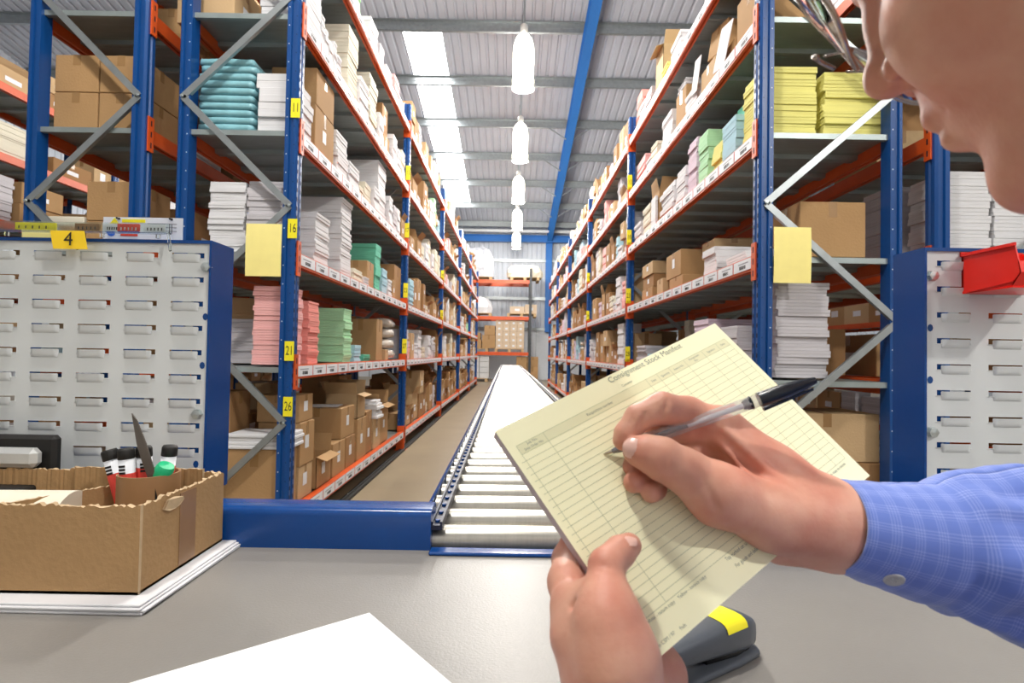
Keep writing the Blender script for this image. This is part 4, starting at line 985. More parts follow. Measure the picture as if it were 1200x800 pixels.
for i, (d, h, op) in enumerate(((0.26, 0.33, False), (0.20, 0.36, False), (0.24, 0.27, False), (0.34, 0.37, True))):
    carton('L', 0, 0, 0.04 + 0.01 * (i % 2), 0.28, yy, yy + d, fz, fz + h, i, open_=op, desc='upright tan carton')
    if i == 0: carton('L', 0, 0, 0.05, 0.26, yy + 0.01, yy + d - 0.01, fz + h + 0.002, fz + h + 0.20, 2, open_=True, sticker=False, custom='crumpled open carton on top of another, bottom shelf of left rack')
    if i == 2:
        for k in range(6):
            x0, x1 = xr('L', 0.01 + 0.01 * (k % 3), 0.24); o = MB().cbox(0, 0.24, 0, 0.2, 0, 0.026, 0.003).build('paper_bundle', M_WHITEP, loc=(x0, yy + 0.01 + 0.008 * (k % 2), fz + h + 0.001 + k * 0.0265)); o.rotation_euler = (0, 0, 0.05 * (k % 3 - 1)); tag(o, '%s white bundle of the slumped pile on a bottom shelf carton' % ORD[k], 'paper', 'slumped white bundles, bottom shelf')
    yy += d + 0.03
fill('L', 0, 0, 3.5, 6.0, boxp=1.0, deep=0.34, wide=(0.3, 0.5))
# ======== right rack, nearest bay
bundles('R', 3, 0, 0.05, 0.28, 2.83, 3.07, 2.585, 0.033, 'yellow', 'beside the right front post', jit=0.004)
bundles('R', 3, 0, 0.37, 0.30, 2.84, 3.08, 2.57, 0.033, 'yellow', 'farther right behind the nose', jit=0.008)
near('R', 3, 'mint', 3.10, 3.30, 0.33, off=0.10, w=0.28); near('R', 3, 'blue', 3.12, 3.34, 0.24, off=0.03, w=0.06)
bundles('R', 3, 0, 0.04, 0.12, 3.36, 3.52, 2.41, 0.035, 'yellow', 'small yellow one left of the pale blue sheets')
bundles('R', 3, 0, 0.045, 0.22, 3.62, 3.80, 2.585, 0.040, 'green', 'pale green one on the right rack, fourth shelf')
bundles('R', 3, 0, 0.045, 0.24, 3.84, 4.02, 2.62, 0.035, 'lilac', 'lilac one beside the pale green one')
bundles('R', 3, 0, 0.04, 0.24, 4.08, 4.30, 2.50, 0.040, 'white', 'white one left of the lilac stack')
bundles('R', 3, 0, 0.04, 0.24, 4.36, 4.72, 2.48, 0.045, 'white', 'wide white one mid way, right rack fourth shelf', jit=0.012)
near('R', 3, 'openbox', 4.80, 5.05, 0.30, off=0.04, w=0.24); near('R', 3, 'white', 4.82, 5.0, 0.26, off=0.015, w=0.02) 
near('R', 3, 'cream', 5.12, 5.45, 0.28, off=0.04, w=0.26); near('R', 3, 'white', 5.5, 5.8, 0.2, off=0.04, w=0.26)
# fifth shelf
carton('R', 4, 0, 0.04, 0.36, 2.84, 3.15, deck_z('R', 4), 3.10, 0, sticker=False, custom='tan carton nearest the post on the fifth shelf of right rack')
carton('R', 4, 0, 0.05, 0.34, 3.20, 3.50, deck_z('R', 4), 2.95, 0, sticker=False, custom='low carton under a tilted one on the fifth shelf, right rack')
carton('R', 4, 0, 0.05, 0.30, 3.52, 3.78, deck_z('R', 4), 3.02, 2, sticker=False, custom='middle of the jumbled cartons on the fifth shelf, right rack')
o = carton('R', 4, 0, 0.08, 0.28, 3.50, 3.74, 3.03, 3.22, 0, sticker=False, custom='tilted carton on top of the jumble, fifth shelf of right rack'); o.rotation_euler = (0.12, 0.10, 0.1); o.location.z += 0.02
x0, x1 = xr('R', 0.0, 0.2); m = MB().box(0, 0.004, -0.1, 0.1, 0, 0.26); o = m.build('loose_sheet', M_WHITEP, loc=(XR + 0.012, 3.36, deck_z('R', 4) + 0.02)); o.rotation_euler = (0.25, 0.12, 0); tag(o, 'white sheet hanging over the shelf edge before the jumbled cartons', 'paper')
o = MB().box(0, 0.004, -0.05, 0.08, 0, 0.24).build('loose_sheet', M_WHITEP, loc=(XR + 0.03, 3.86, 2.93)); o.rotation_euler = (0.15, 0.08, 0); tag(o, 'long white card leaning on the tilted carton, right rack fifth shelf', 'paper')
near('R', 4, 'white', 3.84, 4.1, 0.18, off=0.04, w=0.2); carton('R', 4, 0, 0.06, 0.28, 4.14, 4.40, deck_z('R', 4), 3.14, 0, sticker=False, custom='upright carton topped by white pads, fifth shelf of right rack')
for a, b, h, k in ((4.16, 4.38, 0.06, 'white'),): near('R', 4, k, a, b, h, off=0.06, w=0.26, z0=3.142)
near('R', 4, 'white', 4.50, 4.80, 0.30, off=0.05, w=0.26); near('R', 4, 'cream', 4.86, 5.06, 0.17, off=0.03, w=0.2); near('R', 4, 'white', 5.1, 5.3, 0.12, off=0.03, w=0.2); near('R', 4, 'pink', 5.36, 5.75, 0.24, off=0.04, w=0.26)
fill('R', 4, 0, 3.9, 5.9, boxp=0.4, deep=0.36)
# top shelf
for a, b, h, k in ((3.05, 3.35, 0.2, 'white'), (3.4, 3.7, 0.16, 'white'), (4.2, 4.5, 0.2, 'white'), (4.55, 4.75, 0.14, 'yellow')): near('R', 5, k, a, b, h, off=0.03, w=0.26)
carton('R', 5, 0, 0.06, 0.26, 4.8, 5.05, deck_z('R', 5), 3.82, 2, open_=True, sticker=False, custom='tall open carton with drooping flap on the top shelf, right rack')
for a, b, h, k in ((5.1, 5.3, 0.2, 'grey'), (5.34, 5.6, 0.2, 'white')): near('R', 5, k, a, b, h, off=0.03, w=0.24)
near('R', 5, 'salmon', 5.62, 5.85, 0.42, off=0.06, w=0.26)
# third shelf
carton('R', 2, 0, 0.24, 0.34, 2.82, 3.12, deck_z('R', 2), 1.885, 0, sticker=False, custom='tan carton behind the brace on the right front frame')
carton('R', 2, 0, 0.05, 0.15, 3.3, 3.32, deck_z('R', 2), 1.61, 0, sticker=False) if False else None
for i in range(4):
    x0, x1 = xr('R', 0.06, 0.30); o = MB().prism([(0, -0.1, 0), (0.10, -0.1, 0.018), (0.2, -0.1, 0.010), (0.3, -0.1, 0), (0.3, -0.1, 0.014), (0.2, -0.1, 0.026), (0.1, -0.1, 0.034), (0, -0.1, 0.016)], (0, 0.28, 0)).build('paper_bundle', M_WHITEP, loc=(x0, 3.12 + 0.01 * i, deck_z('R', 2) + i * 0.018)); tag(o, '%s sagging white pad in the low pile at right, third shelf' % ORD[i], 'paper', 'sagging pads, right rack third shelf')
bundles('R', 2, 0, 0.05, 0.30, 3.48, 3.70, 1.78, 0.045, 'white', 'low white one before the cream cartons')
carton('R', 2, 0, 0.20, 0.28, 3.80, 4.05, deck_z('R', 2), 1.78, 2, sticker=False, custom='lower cream carton on the third shelf of right rack')
carton('R', 2, 0, 0.16, 0.28, 3.80, 4.05, 1.782, 1.90, 2, sticker=False, custom='upper cream carton on the third shelf of right rack')
carton('R', 2, 0, 0.05, 0.36, 4.15, 4.5, deck_z('R', 2), 1.70, 0, sticker=False, custom='flat carton under a big box, third shelf of right rack')
carton('R', 2, 0, 0.05, 0.36, 4.2, 4.6, 1.702, 1.90, 0, custom='big tan carton on a flat one, third shelf of right rack')
carton('R', 2, 0, 0.04, 0.16, 4.66, 4.85, deck_z('R', 2), 1.74, 2, sticker=False, custom='small square carton left of the big box, third shelf')
for i in range(3): carton('R', 2, 0, 0.05 + 0.01 * (i % 2), 0.32, 5.05, 5.45, deck_z('R', 2) + i * 0.118, deck_z('R', 2) + i * 0.118 + 0.116, i, custom='%s of three flat cartons near the second right post' % ('lowest', 'middle', 'topmost')[i])
fill('R', 2, 0, 4.2, 5.8, boxp=0.5, deep=0.42)
# second shelf
bundles('R', 1, 0, 0.13, 0.27, 2.83, 3.06, 1.47, 0.034, 'grey', 'grey one beside the right front post', jit=0.008)
bundles('R', 1, 0, 0.05, 0.30, 3.12, 3.36, 1.26, 0.036, 'grey', 'grey one just left of the right front post')
bundles('R', 1, 0, 0.06, 0.34, 3.62, 3.90, 1.33, 0.034, 'lilac', 'pinkish one behind the pad corner')
near('R', 1, 'white', 4.0, 4.3, 0.2, off=0.05, w=0.3); near('R', 1, 'cream', 4.4, 4.6, 0.18, off=0.15, w=0.2)
near('R', 1, 'blue', 4.9, 5.2, 0.12, off=0.05, w=0.3); near('R', 1, 'grey', 5.3, 5.7, 0.2, off=0.05, w=0.34)
fill('R', 1, 0, 3.4, 5.8, boxp=0.6, deep=0.42)
for k, (a, b, o_, w, z1) in enumerate(((2.84, 3.2, 0.14, 0.27, 0.55), (2.84, 3.2, 0.42, 0.27, 0.55), (2.86, 3.2, 0.14, 0.54, 0.80), (3.3, 3.7, 0.04, 0.36, 0.6), (3.8, 4.2, 0.04, 0.36, 0.7), (4.3, 4.6, 0.04, 0.36, 0.5), (4.7, 5.1, 0.04, 0.36, 0.6), (5.2, 5.6, 0.04, 0.36, 0.55))):
    carton('R', 0, 0, o_, w, a, b, deck_z('R', 0) if k != 2 else 0.552, z1, k, desc='brown storage carton')
# ======== farther bays of both aisle racks
for rk in 'LR':
    y0 = RK[rk][5]
    for bay in range(1, 5):
        for lev in range(6):
            ya = y0 + bay * BAY + 0.09; yb = ya + BAY - 0.12
            fill(rk, lev, bay, ya, yb, boxp=0.85 if lev == 0 else (0.45 if lev in (1, 5) else 0.38), hmax=0.52, wide=(0.16, 0.36) if bay < 3 else (0.24, 0.5))
            if bay < 3 and lev < 3: fill(rk, lev, bay, ya, yb, boxp=0.8, deep=0.36, wide=(0.45, 0.7))
# ======== the racks behind
def rb_carton(lev, a, b, z0, z1, y0, y1, v, custom): # absolute x range on the rear left rack
    R = carton('LB', lev, 0, -2.0 - b, b - a, y0, y1, z0, z1, v, sticker=False, custom=custom)
z3 = deck_z('LB', 3)
for i, (a, b) in enumerate(((-2.56, -2.315), (-2.31, -2.075))):
    for k in range(2): rb_carton(3, a, b, z3 + k * 0.21, z3 + k * 0.21 + 0.208, 3.04, 3.40, 0, '%s %s of four stacked tan cartons at upper left' % (('lower', 'upper')[k], ('left', 'right')[i]))
z2 = deck_z('LB', 2)
rb_carton(2, -2.36, -2.08, z2, z2 + 0.16, 3.04, 3.36, 0, 'lower tan carton left of the post, above the 4 panel')
rb_carton(2, -2.36, -2.09, z2 + 0.162, z2 + 0.38, 3.04, 3.36, 0, 'upper tan carton left of the post, above the 4 panel')
rb_carton(2, -2.58, -2.38, z2, z2 + 0.13, 3.04, 3.36, 1, 'low carton under white pad at far left, above the panel')
o = MB().cbox(0, 0.22, 0, 0.3, 0, 0.05, 0.004).build('paper_bundle', M_CREAMP, loc=(-2.59, 3.04, z2 + 0.131)); tag(o, 'cream pad lying on the low carton at far left', 'paper')
for k in range(12):
    o = link('paper_bundle', bundle_mesh('white', 0.24, 0.26, 0.038, k % 3), loc=(2.20 + 0.006 * (k % 3), 2.83, deck_z('RB', 2) + k * 0.038)); tag(o, '%s white bundle from the bottom, stack above the red bin' % ORD[k], 'paper', 'white bundles above the red bin')
    o = link('paper_bundle', bundle_mesh('white', 0.27, 0.26, 0.038, (k + 1) % 3), loc=(2.46 + 0.006 * (k % 2), 2.83, deck_z('RB', 2) + k * 0.038)); tag(o, '%s white bundle from the bottom, rightmost stack past the red bin' % ORD[k], 'paper', 'white bundles right of the red bin')
for k in range(13):
    o = link('paper_bundle', bundle_mesh('grey', 0.22, 0.24, 0.036, k % 3), loc=(2.135 + 0.005 * (k % 2), 3.14, deck_z('RB', 2) + k * 0.036)); tag(o, '%s grey bundle from the bottom, stack between the two right posts' % ORD[k], 'paper', 'grey bundles between the right posts')
for rk in ('LB', 'RB'):
    y0 = RK[rk][5]
    for bay in range(4):
        for lev in range(6):
            ya = y0 + bay * BAY + (0.1 if bay else 0.55); yb = y0 + (bay + 1) * BAY - 0.05
            fill(rk, lev, bay, ya, yb, boxp=0.75, wide=(0.4, 0.65), deep=0.03)
for rk in ('LC', 'RC'):
    for bay in range(3):
        for lev in range(6): fill(rk, lev, bay, 3.7 + bay * BAY, 3.6 + (bay + 1) * BAY, boxp=0.75, wide=(0.4, 0.7))

# ======== pallet rack across the end of the aisle
pr = empty('pallet_rack', (-0.6, 21.4, 0)); tag(pr, 'tall pallet rack with orange beams across the far end of the aisle', 'rack')
for x in (-2.55, 1.27):
    for y in (-0.5, 0.5):
        m = MB().box(x - 0.045, x + 0.045, y - 0.04, y + 0.04, 0, 4.3)
        for k in range(28): m.box(x - 0.05, x + 0.05, y - 0.045, y - 0.041, 0.1 + k * 0.15, 0.16 + k * 0.15)
        m.build('upright', mat('rack_dark_steel', (0.05, 0.055, 0.06), rough=0.5, noise=0.05), pr)
    for k in range(5): MB().bar((x, -0.5, 0.3 + k * 0.75), (x, 0.5, 0.95 + k * 0.75), 0.03, 0.03).build('brace', M_GALV, pr)
PZ = [1.06, 2.40, 3.78]
for z in PZ:
    for y in (-0.5, 0.5): MB().box(-2.5, 1.23, y - 0.03, y + 0.03, z - 0.06, z + 0.07).build('beam', M_ORANGE, pr)
M_WOOD = mat('pallet_wood', (0.55, 0.38, 0.20), rough=0.8, noise=0.12)
def pallet(x, z, lab_):
    R = empty('pallet', (x, 21.4, z)); tag(R, lab_, 'pallet')
    m = MB()
    for k in range(6): m.box(-0.55, 0.55, -0.5 + k * 0.18, -0.40 + k * 0.18, 0.10, 0.12)
    m.build('top_boards', M_WOOD, R)['kind'] = 'stuff'
    for a in (-0.5, 0, 0.5): MB().box(a - 0.05, a + 0.05, -0.5, 0.5, 0, 0.10).build('bearer', M_WOOD, R)
for x, z, l in ((-1.45, 1.135, 'wooden pallet under brown cartons on the lowest beam of the end rack'), (-0.1, 1.135, 'wooden pallet under a block of pale cartons, end rack lowest beam'),
                (-1.35, 2.475, 'wooden pallet under a white wrapped heap, middle beam of end rack'), (0.35, 2.475, 'wooden pallet carrying pale low cartons, middle beam of end rack'),
                (-1.35, 3.855, 'wooden pallet under a wrapped silver load, top beam of end rack'), (0.45, 3.855, 'wooden pallet under a pale draped load, top beam of end rack'),
                (-1.45, 0.002, 'floor pallet under white crates beneath the end rack')):
    pallet(x, z, l)
M_PALEBOX = mat('pale_carton', (0.62, 0.48, 0.34), rough=0.7, noise=0.06); M_CRATE = mat('white_crate', (0.62, 0.62, 0.62), rough=0.6, noise=0.05)
fbm = shared(('fb', 0, 'box'), lambda: far_box_mesh(0, False))
def ebox(x, z, w, h, me, l, cat='box', nm='cardboard_box', g='cartons on the end rack'):
    o = link(nm, me, loc=(x, 20.95, z)); o.scale = (w / 0.3, 0.8 / 0.3, h / 0.3); tag(o, l, cat, g)
pale = MB().cbox(0, 0.3, 0, 0.3, 0, 0.3, 0.004).box(0.1, 0.2, -0.002, 0, 0.1, 0.2, 1).mesh('pale', [M_PALEBOX, M_CARD])
crate = MB().cbox(0, 0.3, 0, 0.3, 0, 0.3, 0.01).mesh('crate', M_CRATE)
n_ = 0
for i, (x, z, w, h) in enumerate(((-1.95, 1.26, 0.42, 0.32), (-1.52, 1.26, 0.36, 0.32), (-1.95, 1.585, 0.4, 0.36), (-1.5, 1.585, 0.3, 0.26))): ebox(x, z, w, h, fbm, '%s brown carton of the group on the end rack lowest beam' % ORD[i])
ebox(-1.13, 1.26, 0.5, 0.5, fbm, 'bigger lower carton right of the brown group, end rack'); ebox(-1.05, 1.765, 0.4, 0.36, fbm, 'top carton right of the brown group, end rack')
for r in range(5):
    for c in range(4): ebox(-0.62 + c * 0.27, 1.26 + r * 0.215, 0.265, 0.213, pale, '%s from left in %s row of the pale carton block, end rack' % (ORD[c], ('bottom', 'second', 'middle', 'fourth', 'top')[r]))
for i in range(2): ebox(0.18 + i * 0.42, 0.003, 0.4, 0.6, fbm, '%s upright carton on the floor beneath the end rack beam' % ('left', 'right')[i]); ebox(0.18 + i * 0.42, 0.605, 0.4, 0.36, fbm, '%s upper carton beside the conveyor end, under the end rack' % ('left', 'right')[i])
for r in range(4):
    for c in range(3): ebox(-1.95 + c * 0.37, 0.125 + r * 0.21, 0.36, 0.205, crate, '%s from left in %s row of white crates under the end rack' % (ORD[c], ('bottom', 'second', 'third', 'top')[r]), 'crate', 'crate', 'white crates under the end rack')
for i, (x, w, h) in enumerate(((-0.1, 0.55, 0.26), (0.47, 0.45, 0.34))): ebox(x, 2.60, w, h, pale, '%s pale low carton on the middle beam of end rack' % ('left', 'right')[i])
def heap(nm, x, z, w, h, m_, l, seed):
    rr = random.Random(seed); m = MB(); n = 18; vs = []
    for r, zz in ((1.0, 0), (1.02, 0.35), (0.95, 0.7), (0.7, 0.92), (0.25, 1.0)):
        for k in range(n):
            a = 2 * math.pi * k / n; e = 0.5; q = r * rr.uniform(0.92, 1.06)
            vs.append((w / 2 * q * math.copysign(abs(math.cos(a)) ** e, math.cos(a)), 0.45 * q * math.copysign(abs(math.sin(a)) ** e, math.sin(a)), h * zz * (rr.uniform(0.9, 1.08) if zz else 1)))
    fs = [(i * n + k, i * n + (k + 1) % n, (i + 1) * n + (k + 1) % n, (i + 1) * n + k) for i in range(4) for k in range(n)] + [tuple(range(n))[::-1], tuple(4 * n + k for k in range(n))]
    o = m.add(vs, fs).build(nm, m_, loc=(x, 21.4, z)); tag(o, l, 'load')
heap('wrapped_load', -1.35, 2.60, 1.1, 0.62, mat('wrap_white', (0.72, 0.72, 0.74), rough=0.3, noise=0.1), 'white plastic wrapped heap on the middle beam of end rack', 1)
heap('wrapped_load', -1.35, 3.98, 1.2, 1.15, mat('wrap_silver', (0.55, 0.56, 0.60), rough=0.25, noise=0.3, nscale=9, bump=0.8, bscale=12), 'tall silver wrapped load on the top beam of end rack', 2)
heap('wrapped_load', 0.45, 3.98, 1.35, 0.50, mat('wrap_cream', (0.74, 0.66, 0.52), rough=0.6, noise=0.08), 'pale draped load on the top beam of end rack', 3)

def join_small():
    if not JOIN: return
    mats = []; m = MB(); bpy.context.view_layer.update()
    for o in JOIN:
        for mm in o.data.materials:
            if mm not in mats: mats.append(mm)
        o_ = len(m.v); m.v += [tuple(o.matrix_world @ v.co) for v in o.data.vertices]
        for p in o.data.polygons: m.f.append(tuple(i + o_ for i in p.vertices)); m.m.append(mats.index(o.data.materials[p.material_index]))
    tag(m.build('distant_boxes', mats), 'small cardboard boxes glimpsed on the farthest shelves behind the aisle racks', 'boxes', kind='stuff')
    for o in JOIN: bpy.data.objects.remove(o)
join_small()
# ------------------------------------------------------------------ the pad, solved as an A5 landscape block in the hands
O = CV(-0.01054013, -0.05533568, 0.34255418) + Vector((0, 0, CAMZ))
U = CV(0.80730341, 0.32793831, 0.46293008).normalized(); V = CV(0.5659195, -0.71330513, -0.44504036).normalized()
N = U.cross(V).normalized()
if N.dot(Vector((0, 0, CAMZ)) - O) < 0: N = -N
V = (V - U * V.dot(U)).normalized()
def PM(u, v, n=0.0): return O + U * (u / 1000) + V * (v / 1000) + N * (n / 1000)      # pad millimetres -> world
pad = empty('form_pad', PM(105, 74, -4)); tag(pad, 'thick yellow writing pad of consignment forms held in both hands', 'pad')
pc = Vector(pad.location)
M_PAD = mat('form_yellow', (0.93, 0.92, 0.62), rough=0.55, noise=0.01, nscale=3)
M_PADE = mat('pad_edge_lilac', (0.50, 0.43, 0.47), rough=0.7, noise=0.12, nscale=5, stretch=(1, 1, 1))
T = 7.5
def slab(u0, u1, v0, v1, n0, n1, bow=1.2):
    m = MB(); nu = 12; vs = []; fs = []
    for k, n in enumerate((n1, n0)):
        for i in range(nu + 1):
            for v in (v0, v1): vs.append(PM(u0 + (u1 - u0) * i / nu, v, n) - pc)
    w = 2 * (nu + 1)
    for i in range(nu):
        a = 2 * i
        fs += [(a, a + 1, a + 3, a + 2), (w + a, w + a + 2, w + a + 3, w + a + 1), (a, a + 2, w + a + 2, w + a), (a + 1, w + a + 1, w + a + 3, a + 3)]
    fs += [(0, w, w + 1, 1), (2 * nu, 2 * nu + 1, w + 2 * nu + 1, w + 2 * nu)]
    return m.add(vs, fs)
slab(0.3, 209.7, 0.3, 147.7, -T, -0.35).build('sheet_block', M_PADE, pad)
slab(0, 210, 0, 148, -0.3, 0).build('top_sheet', M_PAD, pad)
M_PRINT = mat('form_print', (0.22, 0.27, 0.20), rough=0.7, noise=0); M_RULE = mat('form_rules', (0.45, 0.50, 0.30), rough=0.7, noise=0)
M_BAND = mat('form_shading', (0.78, 0.77, 0.50), rough=0.6, noise=0)
rot = Matrix((U, -V, N)).transposed().to_4x4()
def pmat(u, v): return Matrix.Translation(PM(u, v, 0.12) - pc) @ rot
m = MB()
def ln(u0, v0, u1, v1, w=0.28, mi=0):
    a = Vector((u0, v0)); b = Vector((u1, v1)); d = (b - a).normalized(); p = Vector((-d.y, d.x)) * w / 2
    m.add([PM(*(a + p), 0.1) - pc, PM(*(b + p), 0.1) - pc, PM(*(b - p), 0.1) - pc, PM(*(a - p), 0.1) - pc], [(0, 1, 2, 3)], mi)
def rect(u0, u1, v0, v1, mi, n=0.06): m.add([PM(u0, v0, n) - pc, PM(u1, v0, n) - pc, PM(u1, v1, n) - pc, PM(u0, v1, n) - pc], [(0, 3, 2, 1)], mi)
rect(6, 205, 15, 21.5, 1)
for v in (15, 21.5): ln(6, v, 205, v)
v = 21.5
while v < 128: v += 4.55; ln(3, v, 205, v)
for u in (6, 26.5, 117.8, 128.6, 141, 157, 177, 193.5, 205): ln(u, 15, u, v)
m.build('ruled_grid', [M_RULE, M_BAND], pad)['kind'] = 'stuff'
m = MB()
m.text('Consignment Stock Manifest', 6.4e-3, pmat(129, 3.9))
m.text('Job No.', 2.6e-3, pmat(17, 16.6)); m.text('Sales Order No.', 2.4e-3, pmat(16.5, 19.6), xs=0.9)
m.text('Requisition number', 2.9e-3, pmat(72, 18.4)); m.text('Customer', 2.4e-3, pmat(103, 11.5))
for s, u in (('Date', 123), ('Quantity', 134.8), ('Advice No.', 149), ('Signature', 185), ('Date', 199)): m.text(s, 2.5e-3, pmat(u, 18.5), xs=0.9)
m.text('Consignment', 2.3e-3, pmat(167, 17.0), xs=0.9); m.text('No.', 2.3e-3, pmat(167, 19.8))
m.text('Top marked set to be kept', 3.0e-3, pmat(88, 133), xs=0.85); m.text('For goods and delivery to', 3.0e-3, pmat(90, 138.6), xs=0.85)
m.text('White - return copy    Yellow - invoice copy', 2.6e-3, pmat(33, 132.8)); m.text('Form CSM / 97', 2.6e-3, pmat(12, 144)); m.text('Pads', 2.4e-3, pmat(26, 144.4))
m.text('Top copy to stores', 2.6e-3, pmat(191, 133))
m.build('printed_text', M_PRINT, pad)['kind'] = 'stuff'

# ------------------------------------------------------------------ ball pen
tip = PM(52.2, 45.8, 0.1); end = P(957, 445, 0.336); D = (end - tip); LN = D.length; D.normalize()
pen = empty('ballpoint_pen', tip); tag(pen, 'clear ballpoint pen with black cap and plug in the writing hand', 'pen')
PR = D.to_track_quat('Z', 'Y').to_matrix().to_4x4()
def pp(prof, name, m_, lab=None, seg=20):
    o = MB().lathe([(r / 1000, z * LN) for r, z in prof], seg, M=PR).build(name, m_, pen, smooth=True); o.data.set_sharp_from_angle(angle=0.6)
    if lab: o['label'] = lab
pp([(0.25, 0.0), (0.7, 0.012), (1.1, 0.03), (1.2, 0.045)], 'writing_tip', mat('brass', (0.55, 0.48, 0.36), rough=0.25, metal=1, noise=0))
pp([(1.3, 0.04), (2.3, 0.07), (3.0, 0.12), (3.2, 0.13)], 'nose_cone', mat('pen_nose', (0.30, 0.30, 0.31), rough=0.25, metal=0.6, noise=0))
M_PENB = mat('pen_clear', (0.92, 0.92, 0.94), rough=0.12, noise=0, trans=0.75, ior=1.2)
pp([(3.3, 0.13), (4.1, 0.17), (4.1, 0.80), (0.1, 0.801)], 'barrel', M_PENB, 'clear plastic barrel', 6)
pp([(1.3, 0.08), (1.3, 0.40), (0.1, 0.401)], 'ink_tube', mat('ink_tube', (0.10, 0.09, 0.11), rough=0.3, noise=0))
pp([(1.3, 0.4), (1.3, 0.66), (0.1, 0.661)], 'refill_tube', M_CARD, 'empty white refill tube')
M_CAPB = mat('pen_black', (0.010, 0.014, 0.022), rough=0.25, noise=0)
pp([(2.2, 0.66), (4.3, 0.70), (4.3, 0.70)], 'end_plug', M_CAPB)
pp([(4.5, 0.735), (4.7, 0.74), (4.6, 0.86), (3.6, 0.93), (2.0, 0.995), (0.2, 1.0)], 'cap', M_CAPB)
cu = (Vector((0, 0, CAMZ)) - end); cu = (cu - D * cu.dot(D)).normalized(); sx = D.cross(cu).normalized(); cu = (cu * 0.3 - sx * 0.95).normalized()
m = MB().bar(D * LN * 0.74 - cu * 0.0063, D * LN * 0.97 - cu * 0.0042, 0.003, 0.0016, up=cu); m.build('pocket_clip', M_CAPB, pen)
